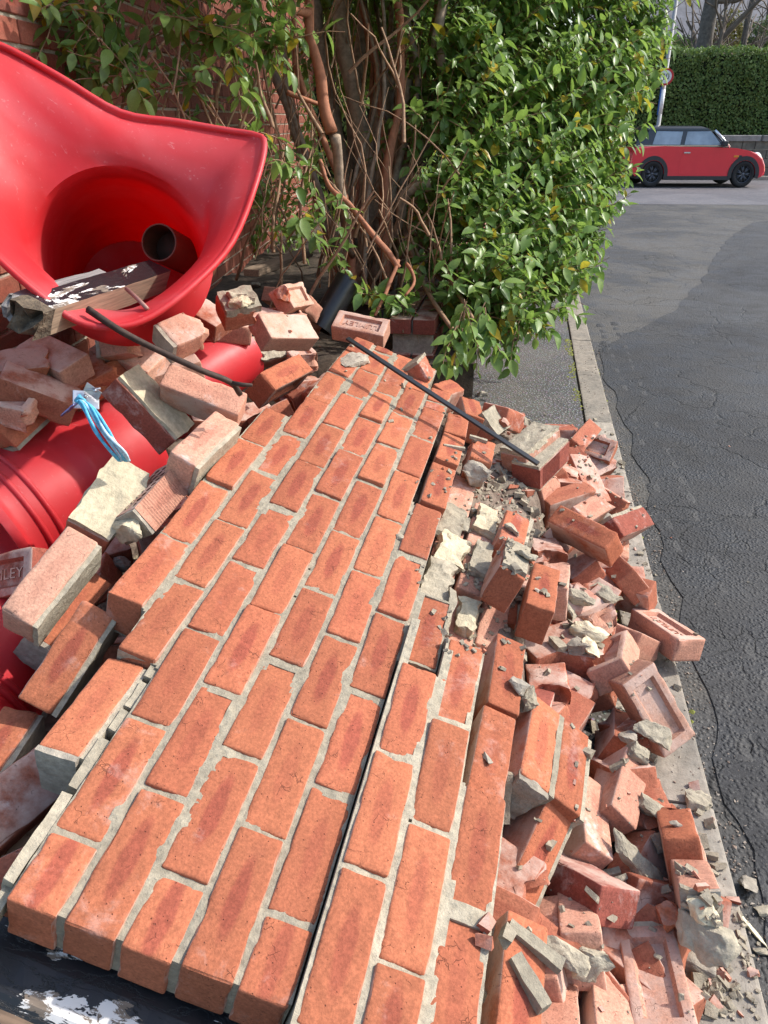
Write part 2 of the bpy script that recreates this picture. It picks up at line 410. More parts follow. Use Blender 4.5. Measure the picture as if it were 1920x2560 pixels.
for r in range(30):
    z = .30 + r * HC
    z = z - ((z - hp.z) % HC) + HC
    for c in range(11 if r < 27 else 0):
        if cnt >= 300: break
        x = .35 + (c + (.5 if r % 2 else 0)) * .235
        o = link('brick', hb[0], M['brick_house'], hw, hq @ Vector((HS * x, -.062 + random.uniform(-.0015, .0015), z)), hqq); cnt += 1
V, Fc = [], []
for r in range(30):
    z = .30 + r * HC; z = z - ((z - hp.z) % HC) + HC
    for c in range(11, 75):
        x = .35 + (c + (.5 if r % 2 else 0)) * .235
        box_vf((HS * x, -.062, z), (.1115, .052, .0365), V, Fc)
far = link('brickwork', mesh('far_brickwork', V, Fc), M['brick_house'], hw, q=hqq); tag(far, kind='stuff')

# garden soil between the house wall and the garden wall
V, Fc = [], []
NX, NY = 40, 50
for j in range(NY + 1):
    for i in range(NX + 1):
        x = -1.9 + 2.3 * i / NX + (.17 * (3.5 + 5 * j / NY - 3.5)); y = 3.35 + 6.0 * j / NY
        z = .52 + .05 * n3((x, y, 0), 2.2) + .02 * n3((x, y, 3), 9) - (.35 if j == 0 else 0)
        V.append((x, y, z))
for j in range(NY):
    for i in range(NX): Fc.append([j * (NX + 1) + i, j * (NX + 1) + i + 1, (j + 1) * (NX + 1) + i + 1, (j + 1) * (NX + 1) + i])
M['soil'] = simple('soil', (.055, .038, .025), .95, 0, 14, .5, .8, .02)
tag(link('garden_soil', mesh('garden_soil', V, Fc, True), M['soil']), kind='structure')

# ---------------------------------------------------------------- stub of the garden wall still standing under the shrub
SW = at(1086, 801, 3.72); SWT = SW.z                   # front right top corner
st = empty('garden_wall_stub', (SW.x, SW.y, PAVE)); tag(st, 'low stump of the red brick garden wall still standing under the shrub', 'wall')
sq = Matrix((KD, Vector((-KR.x, -KR.y, 0)), (0, 0, 1))).transposed()   # X along street, Y to the garden, Z up
sqq = sq.to_quaternion()
bm_full = bevel_box('stub_brick', (.1115, .0525, .0365), .004, 2)
nc = int((SWT - PAVE) / .0867) + 1
V, Fc = [], []
box_vf((2.6, .112, (SWT - PAVE) / 2 - .012), (2.56, .098, (SWT - PAVE) / 2 - .004), V, Fc)
link('mortar', mesh('stub_mortar', V, Fc), M['mortar_grey'], st, q=sqq)
for r in range(nc):
    z = (SWT - PAVE) - .038 - r * .0867
    if z < .02: break
    for leaf in (0, 1):
        for c in range(20):
            x = .115 + (c + (.5 if r % 2 else 0)) * .235 + random.uniform(-.002, .002)
            if leaf and c > 6: continue
            link('brick', bm_full, M['brick_loose'] if r else M['brick_dark'], st, sq @ Vector((x, .0525 + leaf * .118 + random.uniform(-.002, .002), z)), sqq)
# ---------------------------------------------------------------- far side of the main road: footway, stone wall, hedge, lamp post, trees, house
YW = 26.6
def ym(x): return -.035 * x
sheet('far_footway', [(-90, 25.6 + 3.15), (90, 25.6 - 3.15), (90, 60), (-90, 60)], ROAD + .1, M['pave'])
kv, kf = [], []
for x0 in range(2, 20):
    box_vf((x0 + .5, 25.6 + ym(x0 + .5), ROAD + .035), (.495, .07, .07), kv, kf)
tag(link('far_kerb', mesh('far_kerb', kv, kf), M['stone']), kind='structure')
M['wall_stone'] = mortar_mat('wall_stone', (.30, .27, .22), (.17, .155, .13), .12)
M['coping'] = mortar_mat('coping_stone', (.33, .31, .29), (.22, .21, .20), .15)
zt = 1.15
sw = empty('stone_wall', (9, YW, 0)); tag(sw, 'low grey stone wall with flat coping under the clipped hedge', 'wall')
for i in range(7):
    x = 4.5 + i * 2.0
    link('coping_stone', bevel_box('coping', (.99, .22, .085), .015, 1), M['coping'], sw, (x - 9, ym(x) - .02, zt - .085))
V, Fc = [], []
random.seed(3)
for r in range(4):
    x = 3.5
    while x < 18:
        w = random.uniform(.3, .7); box_vf((x + w / 2 - 9, ym(x), .14 + r * .245), (w / 2 - .008, .17 + random.uniform(0, .015), .115), V, Fc); x += w
link('stonework', mesh('stonework', V, Fc), M['wall_stone'], sw)
# hedge: leaf faces over a dark core
def leafstuff(name, samples, size, mat, parent, seed=0):
    rnd = random.Random(seed); V, Fc = [], []
    for p, n in samples:
        q = (n + Vector((rnd.gauss(0, .6), rnd.gauss(0, .6), rnd.gauss(0, .6)))).normalized().to_track_quat('Z', 'Y') @ Quaternion((0, 0, 1), rnd.uniform(0, 6.28))
        s = size * rnd.uniform(.6, 1.4); b = len(V)
        for c in ((-.5, 0, 0), (0, -.35, .06), (.5, 0, -.1), (0, .35, .06)): V.append(p + q @ (Vector(c) * s))
        Fc += [[b, b + 1, b + 2], [b, b + 2, b + 3]]
    o = link(name, mesh(name, V, Fc, False), mat, parent); tag(o, kind='stuff'); return o
def leaf_mat(name, ca, cb, yellow=.05, trans=.35, rough=.36, obj_rand=True):
    m, nt, b = newmat(name); g = G(nt); ge = g.n('NewGeometry'); oi = g.n('ObjectInfo')
    r = g.math('FRACT', g.math('ADD', ge.outputs['Random Per Island'], g.math('MULTIPLY', oi.outputs['Random'], 7.77)))
    col = g.mix(r, ca, cb)
    if yellow: col = g.mix(g.ss(g.math('FRACT', g.math('MULTIPLY', r, 13.7)), 1 - yellow, 1 - yellow + .01), col, (.50, .36, .035))
    nd = g.noise(g.n('TexCoord').outputs['Object'], 40, 3)
    col = g.vmath('SCALE', col, scale=g.ss(nd, .3, .7, .8, 1.2))
    g.l(col, b.inputs['Base Color']); b.inputs['Roughness'].default_value = rough
    b.inputs['Specular IOR Level'].default_value = .5
    tr = g.n('BsdfTranslucent'); g.l(g.mix(.4, col, (.20, .30, .04)), tr.inputs['Color'])
    mx = g.n('MixShader'); mx.inputs[0].default_value = trans
    g.l(b.outputs[0], mx.inputs[1]); g.l(tr.outputs[0], mx.inputs[2]); g.l(mx.outputs[0], nt.nodes['Material Output'].inputs['Surface'])
    return m
M['hedge_leaf'] = leaf_mat('hedge_leaf', (.085, .15, .035), (.15, .22, .055), 0, .3, .6)
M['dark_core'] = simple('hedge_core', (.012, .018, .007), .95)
hd = empty('hedge', (11, YW + .7, 0)); tag(hd, 'tall clipped dark green hedge above the low stone wall', 'hedge')
HX0, HX1, HT = 3.0, 19.0, 3.42
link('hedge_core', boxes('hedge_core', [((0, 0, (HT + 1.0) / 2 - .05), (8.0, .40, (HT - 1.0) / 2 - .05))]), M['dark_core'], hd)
sm = []
rr = random.Random(5)
for i in range(52000):
    x = rr.uniform(-8.1, 8.1)
    if rr.random() < .80:
        z = rr.uniform(1.0, HT); y = -.6 - .14 * n3((x, z, 0), 1.9) + rr.gauss(0, .05); n = Vector((0, -1, .15))
    else:
        y = rr.uniform(-.65, .6); z = HT + .09 * n3((x, y, 1), 2.2) + abs(rr.gauss(0, .05)); n = Vector((0, -.1, 1))
    sm.append((Vector((x, y - .035 * x, z)), n))
leafstuff('foliage', sm, .075, M['hedge_leaf'], hd, 2)
# lamp post with speed sign
lp = at(1645, 330, 23.6); lp.z = 0
pb = atz(1640, 352, 1.0)
lpx = at(1646, 311, 22.9); post = empty('lamp_post', (lpx.x, lpx.y, ROAD + .1))
tag(post, 'grey steel lamp post carrying a round speed limit sign behind the car', 'lamp post')
M['galv'] = simple('galvanised', (.27, .27, .275), .6, 0, 30, .12, .05)
M['white_paint'] = simple('white_paint', (.75, .75, .73), .5)
M['blue_paint'] = simple('blue_paint', (.03, .12, .38), .5)
M['sign_red'] = simple('sign_red', (.5, .02, .025), .4); M['sign_black'] = simple('sign_black', (.012, .012, .014), .5)
link('pole', tube('pole', [Vector((0, 0, 0)), Vector((0, 0, 1.2)), Vector((0, 0, 1.21)), Vector((0, 0, 8))], [.085, .085, .06, .05], 20), M['galv'], post)
sz = (at(1658, 195, 22.9).z - ROAD - .1)
link('white_band', tube('white_band', [Vector((0, 0, sz - .95)), Vector((0, 0, sz - .32))], .064, 20), M['white_paint'], post)
V, Fc = [], []; box_vf((-.07, -.0, sz - .62), (.012, .03, .36), V, Fc)
link('blue_strip', mesh('blue_strip', V, Fc), M['blue_paint'], post)
def disc(name, r, th, n=40):
    return prism(name, [(r * math.cos(2 * math.pi * i / n), r * math.sin(2 * math.pi * i / n)) for i in range(n)], -th, th)
sg = link('sign_plate', disc('sign_plate', .225, .006), M['sign_red'], post, (-.03, -.11, sz)); sg.rotation_euler = (0, 0, R(-25))
link('sign_face', disc('sign_face', .17, .004), M['white_paint'], sg, (0, -.006, 0))
def text_mesh(txt, size, ext, name='lettering'):
    cu = bpy.data.curves.new(name, 'FONT'); cu.body = txt; cu.size = size; cu.extrude = ext; cu.align_x = 'CENTER'; cu.align_y = 'CENTER'; cu.resolution_u = 2
    ob = bpy.data.objects.new(name, cu); me = bpy.data.meshes.new_from_object(ob); bpy.data.objects.remove(ob); return me
t20 = link('numerals', text_mesh('20', .23, .003), M['sign_black'], sg, (0, -.014, 0)); t20.rotation_euler = (R(90), 0, 0)

# trees behind the hedge
M['bark'] = simple('bark_grey', (.12, .105, .09), .95, 0, 9, .35, .8, .03)
M['twig'] = simple('twig_far', (.14, .11, .085), .95, 0, 5, .3, 0)
def bare_tree(name, base, r0, h, label, seed, lean=(0, 0), nb=9):
    rnd = random.Random(seed); t = empty(name, base); tag(t, label, 'tree', 'trees behind the hedge')
    pts = [Vector((lean[0] * k * h + .06 * rnd.uniform(-1, 1) * (k > 0), lean[1] * k * h, h * k)) for k in (0, .08, .25, .45, .7, 1)]
    pts = catmull(pts, 4); V, Fc = [], []
    tube_vf(pts, [r0 * (1.45 if i == 0 else 1.15 if i < 3 else 1) * (1 - .55 * i / len(pts)) for i in range(len(pts))], 14, V, Fc, True, .25)
    link('trunk', mesh('trunk', V, Fc, True), M['bark'], t)
    V, Fc = [], []
    def br(p, d, L, r, lv):
        q = [p]; dd = d.copy()
        for k in range(4):
            dd = (dd + Vector((rnd.gauss(0, .22), rnd.gauss(0, .22), rnd.gauss(.08, .18)))).normalized(); q.append(q[-1] + dd * L / 4)
        tube_vf(q, [r * (1 - .17 * i) for i in range(5)], 5, V, Fc, False)
        if lv > 0:
            for k in range(4): br(q[rnd.randint(1, 4)], (dd + Vector((rnd.gauss(0, .7), rnd.gauss(0, .7), rnd.gauss(.1, .5)))).normalized(), L * .62, r * .5, lv - 1)
    for k in range(nb):
        p = pts[min(len(pts) - 1, int(len(pts) * rnd.uniform(.3, 1)))]; a = rnd.uniform(0, 6.28)
        br(p, Vector((math.cos(a), math.sin(a), rnd.uniform(.2, 1))).normalized(), h * .42, r0 * .3, 2)
    link('crown', mesh('crown', V, Fc, True), M['twig'], t); return t
b1 = at(1752, 150, 27.5); b1.z = .5
bare_tree('broad_tree', b1, .40, 7.5, 'thick grey bare tree trunk rising just behind the hedge', 4, (.02, 0))
b2 = at(1852, 150, 29); b2.z = .5
bare_tree('slim_tree', b2, .19, 5.5, 'slim dark forked bare tree right of the thick trunk', 9, (.01, 0), 12)
b3 = at(1905, 150, 33); b3.z = .5
bare_tree('young_tree', b3, .10, 6, 'thin bare young tree at the far upper right corner', 15, (-.03, 0), 10)
M['gold_leaf'] = leaf_mat('gold_leaf', (.22, .16, .05), (.16, .14, .04), 0, .3, .7)
M['grey_leaf'] = leaf_mat('grey_leaf', (.06, .09, .04), (.10, .13, .06), 0, .3, .7)
def bush(name, p, rx, rz, n, mat, label, seed, size=.11):
    rnd = random.Random(seed); t = empty(name, (p.x, p.y, .3)); tag(t, label, 'bush', 'bushes behind the hedge'); s = []
    for i in range(n):
        d = Vector((rnd.gauss(0, 1), rnd.gauss(0, 1), rnd.gauss(0, 1))).normalized(); k = rnd.uniform(.55, 1) * (1 + .3 * n3(d, 2.3, seed))
        s.append((Vector((d.x * rx * k, d.y * rx * k, p.z - .3 + d.z * rz * k)), d))
    leafstuff('foliage', s, size, mat, t, seed)
    link('stem', tube('stem', [Vector((0, 0, 0)), Vector((.05, 0, max(.5, p.z - .3)))], [.06, .03], 6), M['bark'], t)
bush('golden_bush', at(1822, 95, 30), .75, 1.0, 1900, M['gold_leaf'], 'golden brown bush showing above the hedge between the two trunks', 21)
bush('green_bush', at(1905, 100, 32), .9, .8, 2000, M['grey_leaf'], 'dull green bush above the hedge at the right edge', 22)
bush('low_green_bush', at(1700, 125, 29), .75, .45, 1500, M['hedge_leaf'], 'low green bush above the hedge left of the thick trunk', 23)
# house beyond
M['sandstone'] = mortar_mat('sandstone', (.42, .33, .23), (.33, .26, .19), .08)
M['slate'] = simple('slate', (.12, .12, .135), .6, 0, 3, .25, .2, .02)
M['pane'] = simple('window_pane', (.25, .30, .36), .08, 0, 2, .1, 0)
fh = at(1850, 60, 46); hx, hy = fh.x, fh.y
ho = empty('stone_house', (hx, hy, 0)); tag(ho, 'sandstone house with slate roof seen beyond the trees at upper right', 'house')
link('wall', boxes('house_walls', [((-1, 3, 3.0), (7.5, 3, 3.0))]), M['sandstone'], ho)
rf = link('roof', prism('roof', [(-.6, 5.8), (3, 9.0), (6.6, 5.8)], -9, 7, 'x'), M['slate'], ho)
link('chimney', bevel_box('chimney', (.6, .4, 1.0), .03, 1), M['sandstone'], rf, (-4, 3, 9.2))
for x in (-6.2, -3.4, -.4, 2.4, 4.8):
    for z in (1.6, 4.3):
        w = link('window', bevel_box('window_frame', (.62, .06, .85), .02, 1), M['white_paint'], ho, (x, -.03, z))
        link('pane', boxes('pane', [((0, -.065, .40), (.53, .006, .35)), ((0, -.065, -.40), (.53, .006, .35))]), M['pane'], w)
# ---------------------------------------------------------------- small red hatchback on the main road
M['car_red'] = simple('car_red', (.78, .03, .05), .22, 0, 3, .04, 0, coat=1)
M['car_black'] = simple('car_black', (.018, .019, .022), .22, 0, 3, .1, 0, coat=.6)
M['trim_black'] = simple('trim_black', (.03, .031, .034), .6)
M['tyre'] = simple('tyre', (.018, .018, .019), .85)
M['rim_dark'] = simple('rim_dark', (.10, .11, .13), .35, .7, 10, .1, 0)
M['glass_dark'] = simple('glass_dark', (.22, .28, .34), .04, 0, 2, .3, 0, spec=1.0)
M['chrome'] = simple('chrome', (.75, .75, .76), .15, 1, 5, .03, 0)
M['lamp_clear'] = simple('lamp_clear', (.85, .85, .82), .12, .3, 10, .1, 0)
M['lamp_red'] = simple('lamp_red', (.45, .02, .02), .15); M['amber'] = simple('amber', (.75, .25, .03), .25)
cc = at(1714, 460, 21.3)
car = empty('red_hatchback', (cc.x, 23.15, ROAD + .004)); car.rotation_euler = (0, 0, math.atan(-.035))
car.scale = (.97, 1, 1.06); tag(car, 'small red hatchback with black roof and dark alloy wheels on the main road', 'car')
WX = (-1.22, 1.25)
def arc(cx, cz, r, a0, a1, n): return [(cx + r * math.cos(R(a0 + (a1 - a0) * i / n)), cz + r * math.sin(R(a0 + (a1 - a0) * i / n))) for i in range(n + 1)]
poly = [(-1.66, .30), (-1.80, .34), (-1.84, .56), (-1.82, .80), (-1.72, .93), (-1.0, .95), (0, .93), (.72, .915), (.95, .905), (1.3, .85), (1.55, .78), (1.70, .68), (1.80, .52), (1.83, .38), (1.77, .25), (1.65, .22)]
poly += arc(WX[1], .31, .36, -12, 192, 14) + [(.7, .23), (-.7, .23)] + arc(WX[0], .31, .36, -12, 192, 14)
bm = bmesh.new()
rings = []
for y, ins, dz in ((-.78, .05, .03), (-.835, .012, .0), (-.80, .04, -.01), (.80, .04, -.01), (.835, .012, .0), (.78, .05, .03)):
    pass
me = prism('car_body', poly, -.83, .83, 'y', .045, 3); me.polygons.foreach_set('use_smooth', [False] * len(me.polygons))
link('body', me, M['car_red'], car)
def loft(name, rings):
    V = [p for r in rings for p in r]; n = len(rings[0]); F = []
    for i in range(len(rings) - 1):
        for k in range(n): F.append([i * n + k, i * n + (k + 1) % n, (i + 1) * n + (k + 1) % n, (i + 1) * n + k])
    F.append(list(range(n))[::-1]); F.append([(len(rings) - 1) * n + k for k in range(n)])
    return mesh(name, V, F)
def gh(z, x0, x1, hw):                       # rounded rectangle at a height
    c = .12; return [Vector((x, y, z)) for x, y in ((x0 + c, -hw), (x1 - c, -hw), (x1, -hw + .2), (x1, hw - .2), (x1 - c, hw), (x0 + c, hw), (x0, hw - .2), (x0, -hw + .2))]
link('cabin', loft('cabin', [gh(.90, -1.74, .80, .77), gh(1.0, -1.69, .70, .755), gh(1.30, -1.52, .33, .655)]), M['car_black'], car)
link('roof', loft('roof', [gh(1.295, -1.56, .34, .665), gh(1.34, -1.58, .27, .655), gh(1.385, -1.50, .10, .60), gh(1.40, -1.30, -.1, .48)]), M['car_black'], car)
def side_pane(pts, off=.004):                 # on the tapered cabin sides, both sides
    out = []
    for sgn in (-1, 1):
        V = []
        for x, z in pts:
            hw = .755 + (z - 1.0) / .3 * (.655 - .755) + off; V.append((x, sgn * hw, z))
        for x, z in pts:
            hw = .755 + (z - 1.0) / .3 * (.655 - .755) - .02; V.append((x, sgn * hw, z))
        n = len(pts); F = [list(range(n)), list(range(n, 2 * n))[::-1]] + [[i, (i + 1) % n, n + (i + 1) % n, n + i] for i in range(n)]
        out.append(mesh('pane', V, F))
    return out
for pts in ([(-1.30, .98), (-.56, .98), (-.50, 1.27), (-1.20, 1.28)], [(-.44, .98), (.55, .97), (.33, 1.20), (.24, 1.28), (-.38, 1.27)]):
    for me in side_pane(pts): link('side_window', me, M['glass_dark'], car)
V = [(.76, -.60, .98), (.76, .60, .98), (.41, .55, 1.28), (.41, -.55, 1.28)]
link('windscreen', mesh('windscreen', [(x + .022, y, z + .01) for x, y, z in V] + [(x - .05, y, z) for x, y, z in V], [[0, 1, 2, 3], [7, 6, 5, 4], [0, 4, 5, 1], [1, 5, 6, 2], [2, 6, 7, 3], [3, 7, 4, 0]]), M['glass_dark'], car)
for s in (-1, 1):
    link('windscreen_pillar', tube('pillar', [Vector((.80, s * .715, .93)), Vector((.60, s * .70, 1.10)), Vector((.36, s * .645, 1.30))], .03, 8), M['chrome'], car)
    link('belt_strip', boxes('belt_strip', [((-.48, s * .785, .955), (1.22, .015, .014))]), M['chrome'], car)
    h = link('door', prism('door_panel', [(-.50, .30), (.72, .30), (.74, .60), (.66, .90), (-.44, .92), (-.52, .60)], s * .829, s * .834), M['car_red'], car)
    link('handle', bevel_box('handle', (.085, .012, .016), .006, 2), M['chrome'], h, (-.36, s * .845, .80))
    mr = link('mirror', bevel_box('mirror', (.07, .10, .06), .03, 3), M['trim_black'], car, (.58, s * .90, 1.01))
    link('mirror_arm', bevel_box('mirror_arm', (.03, .09, .015), .006, 1), M['trim_black'], mr, (0, -s * .09, -.05))
    link('indicator', bevel_box('indicator', (.07, .008, .022), .006, 2), M['amber'], car, (.98, s * .835, .72))
    link('side_scuttle', bevel_box('scuttle', (.05, .008, .035), .006, 1), M['trim_black'], car, (1.08, s * .834, .71))
    hl = bmesh.new(); bmesh.ops.create_uvsphere(hl, u_segments=20, v_segments=12, radius=1)
    for v in hl.verts: v.co = Vector((v.co.x * .17, v.co.y * .12, v.co.z * .15))
    o = link('headlight', bmend(hl, 'headlight', True), M['lamp_clear'], car, (1.58, s * .68, .66)); o.rotation_euler = (0, R(20), -s * R(25))
    link('tail_light', bevel_box('tail_light', (.06, .05, .15), .03, 2), M['lamp_red'], car, (-1.765, s * .775, .74))
    link('sill', boxes('sill', [((-.0, s * .80, .225), (.90, .045, .045))]), M['trim_black'], car)
    for wx in WX:
        ring = arc(wx, .31, .42, -14, 194, 18) + arc(wx, .31, .322, 194, -14, 18)
        link('wheel_arch', prism('wheel_arch', ring, s * .80, s * .85), M['trim_black'], car)
        # wheel: tyre, rim with spokes
        prof = [(.20, -.095), (.28, -.10), (.305, -.08), (.312, 0), (.305, .08), (.28, .10), (.20, .095)]
        V, Fc = [], []; n = 36
        for k in range(n):
            a = 2 * math.pi * k / n
            for r_, y in prof: V.append((r_ * math.cos(a), y, r_ * math.sin(a)))
        m_ = len(prof)
        for k in range(n):
            for q in range(m_): Fc.append([k * m_ + q, k * m_ + (q + 1) % m_, ((k + 1) % n) * m_ + (q + 1) % m_, ((k + 1) % n) * m_ + q])
        w = link('wheel', mesh('wheel', V, Fc, True), M['tyre'], car, (wx, s * .74, .312))
        V, Fc = [], []
        tube_vf([Vector((0, s * .02, 0)), Vector((0, s * .085, 0))], .045, 14, V, Fc)
        for k in range(7):
            a = 2 * math.pi * k / 7
            for da in (-.14, .14):
                tube_vf([Vector((.03 * math.cos(a), s * .075, .03 * math.sin(a))), Vector((.205 * math.cos(a + da), s * .07, .205 * math.sin(a + da)))], [.015, .013], 5, V, Fc)
        ringp = [Vector((.205 * math.cos(2 * math.pi * k / 30), s * .075, .205 * math.sin(2 * math.pi * k / 30))) for k in range(31)]
        tube_vf(ringp, .016, 6, V, Fc, False)
        link('rim', mesh('rim', V, Fc, True), M['rim_dark'], w)
        link('brake_disc', disc('brake_disc', .19, .01, 24), M['trim_black'], w)
link('front_bumper', bevel_box('front_bumper', (.10, .72, .09), .04, 2), M['car_red'], car, (1.78, 0, .36))
link('fog_lamp', disc('fog_lamp', .05, .03, 16), M['lamp_clear'], car, (1.80, -.62, .42)).rotation_euler = (0, 0, R(60))
link('rear_bumper', bevel_box('rear_bumper', (.09, .76, .12), .04, 2), M['trim_black'], car, (-1.77, 0, .38))
link('underside', boxes('underside', [((0, 0, .24), (1.6, .7, .05))]), M['trim_black'], car)
# ---------------------------------------------------------------- brick and mortar meshes
def brick_mesh(dims, seed, kind='plain', broken=False):
    rnd = random.Random(seed); L, W, H = [d / 2 for d in dims]
    if kind == 'frog':
        fx, fy = L - .028, W - .020
        V, F = lattice(cuts(L, 8, (fx, fx - .006)), cuts(W, 4, (fy, fy - .007)), cuts(H, 3))
    else: V, F = lattice(cuts(L, 9), cuts(W, 5), cuts(H, 4))
    r = .0035 + rnd.random() * .002
    sk = [rnd.uniform(-.003, .003) for _ in range(4)]
    for v in V:
        p = v.copy()
        i = Vector((max(-L + r, min(L - r, v.x)), max(-W + r, min(W - r, v.y)), max(-H + r, min(H - r, v.z)))); d = v - i
        if d.length > r: v.xyz = i + d.normalized() * r
        ed = sorted((L - abs(p.x), W - abs(p.y), H - abs(p.z)))[1]         # distance to the nearest arris
        if ed < .013:
            c = max(0, n3(p, 34, seed * 3.7) - .15) * .010 * (1 - ed / .013) + max(0, n3(p, 12, seed * 1.9) - .33) * .022 * (1 - ed / .013)
            v.xyz = v - (Vector((p.x * .3, p.y, p.z)).normalized()) * c
        if kind == 'frog' and p.z > H - .001:
            dx, dy = fx - abs(p.x), fy - abs(p.y); m = min(dx, dy)
            if m > -.001: v.z -= .013 * max(0, min(1, (m + .0005) / .006))
        if broken and p.x > L - .035:
            k = (p.x - (L - .035)) / .035
            v.x -= k * (.012 + .045 * abs(n3(p, 17, seed)) + .025 * n3(p, 38, seed + 2) + .25 * (p.z * sk[0] + p.y * sk[1]) * 60 * .2)
            v.y += k * .010 * n3(p, 30, seed + 5); v.z += k * .010 * n3(p, 30, seed + 8)
        v.z += v.x * sk[0] * 2 + .0007 * n3(p, 22, seed); v.y += v.x * sk[1] * 2 + .0006 * n3(p, 25, seed + 4)
    me = mesh('brick', V, F, True)
    return me
def set_sharp(me, ang=38):
    bm = bmesh.new(); bm.from_mesh(me)
    for e in bm.edges:
        if len(e.link_faces) == 2 and e.calc_face_angle(0) > R(ang): e.smooth = False
    bm.to_mesh(me); bm.free(); return me
def rough_box(dims, seed, amp=.006, cell=.012, name='mortar', taper=0):
    L, W, H = [d / 2 for d in dims]
    def c(h): n = max(2, min(14, int(2 * h / cell))); return [-h + 2 * h * i / n for i in range(n + 1)]
    V, F = lattice(c(L), c(W), c(H))
    for v in V:
        p = v.copy(); k = min(1.0, min(dims) / .03)
        v.x += amp * k * (n3(p, 45, seed) + n3(p, 18, seed + 9) * 1.5); v.y += amp * k * (n3(p, 45, seed + 3) + n3(p, 18, seed + 5) * 1.5); v.z += amp * k * (n3(p, 40, seed + 6) * .8 + n3(p, 16, seed + 2))
        if taper: f = 1 - taper * abs(p.x) / L * .5; v.y *= f; v.z *= f
    return mesh(name, V, F, False)
def chunk_mesh(l, w, h, seed, name='fragment'):
    """angular broken lump: jittered, chamfered and roughened block"""
    rnd = random.Random(seed); bm = bmesh.new()
    pts = []
    for i in range(18):
        d = Vector((rnd.uniform(-1, 1), rnd.uniform(-1, 1), rnd.uniform(-1, 1))); m = max(abs(d.x), abs(d.y), abs(d.z)) ** .7; d = d / max(m, .2)
        pts.append(bm.verts.new((d.x * l / 2, d.y * w / 2, d.z * h / 2)))
    res = bmesh.ops.convex_hull(bm, input=bm.verts)
    bmesh.ops.delete(bm, geom=[v for v in bm.verts if not v.link_faces], context='VERTS')
    bmesh.ops.triangulate(bm, faces=bm.faces)
    bmesh.ops.subdivide_edges(bm, edges=bm.edges[:], cuts=1, use_grid_fill=True)
    if max(l, w) > .05: bmesh.ops.subdivide_edges(bm, edges=bm.edges[:], cuts=1, use_grid_fill=True)
    if max(l, w) > .04: bmesh.ops.subdivide_edges(bm, edges=bm.edges[:], cuts=1, use_grid_fill=True)
    a = min(l, w, h) * .2
    for v in bm.verts:
        p = v.co.copy(); s = 1.4 / max(.015, min(l, w, h))
        v.co += Vector((n3(p, s, seed), n3(p, s, seed + 4), n3(p, s, seed + 7))) * a + Vector((n3(p, s * 4, seed), n3(p, s * 4, seed + 4), n3(p, s * 4, seed + 7))) * a * .33
    me = bmend(bm, name, True); set_sharp(me, 42); return me
def set_mat(me, mat): me.materials.clear(); me.materials.append(mat); return me

# ---------------------------------------------------------------- the fallen wall: two slabs of brickwork lying face up
PA, PB = Vector((.225, .968, .108)).normalized(), Vector((.938, -.186, -.291)).normalized()
PN = PB.cross(PA)
if PN.z < 0: PN = -PN
PB = (PB - PA * PA.dot(PB)).normalized()
BL, BC = .235, .0873
O1, O2 = Vector((-.5356, .7086, .5806)), Vector((-.5294, .6867, .5996))
def panel_pt(O, s, t, h=0.0):                        # s in bricks, t in courses, h metres above the face
    return O + PA * (s * BL) + PB * (t * BC) + PN * (h - .0023 * max(0, s - 5) ** 2 + .009 * noise.noise(Vector((s * .8, t * .45, 3.3))) + .004 * noise.noise(Vector((s * 2.1, t * 1.3, 7.3))))
def panel_q(O, s, t):
    x = (panel_pt(O, s + .1, t) - panel_pt(O, s - .1, t)).normalized(); z = PB - x * x.dot(PB); z.normalize(); y = z.cross(x)
    if y.dot(PN) < 0: y = -y; z = -z                    # keep Y outward
    z = x.cross(y)
    return Matrix((x, y, z)).transposed().to_quaternion()
full_m = [set_sharp(brick_mesh((.2265, .106, .0772), 100 + i)) for i in range(12)]
lower_m = [set_sharp(brick_mesh((.225, .106, .0755), 150 + i)) for i in range(3)]
part_cache = {}
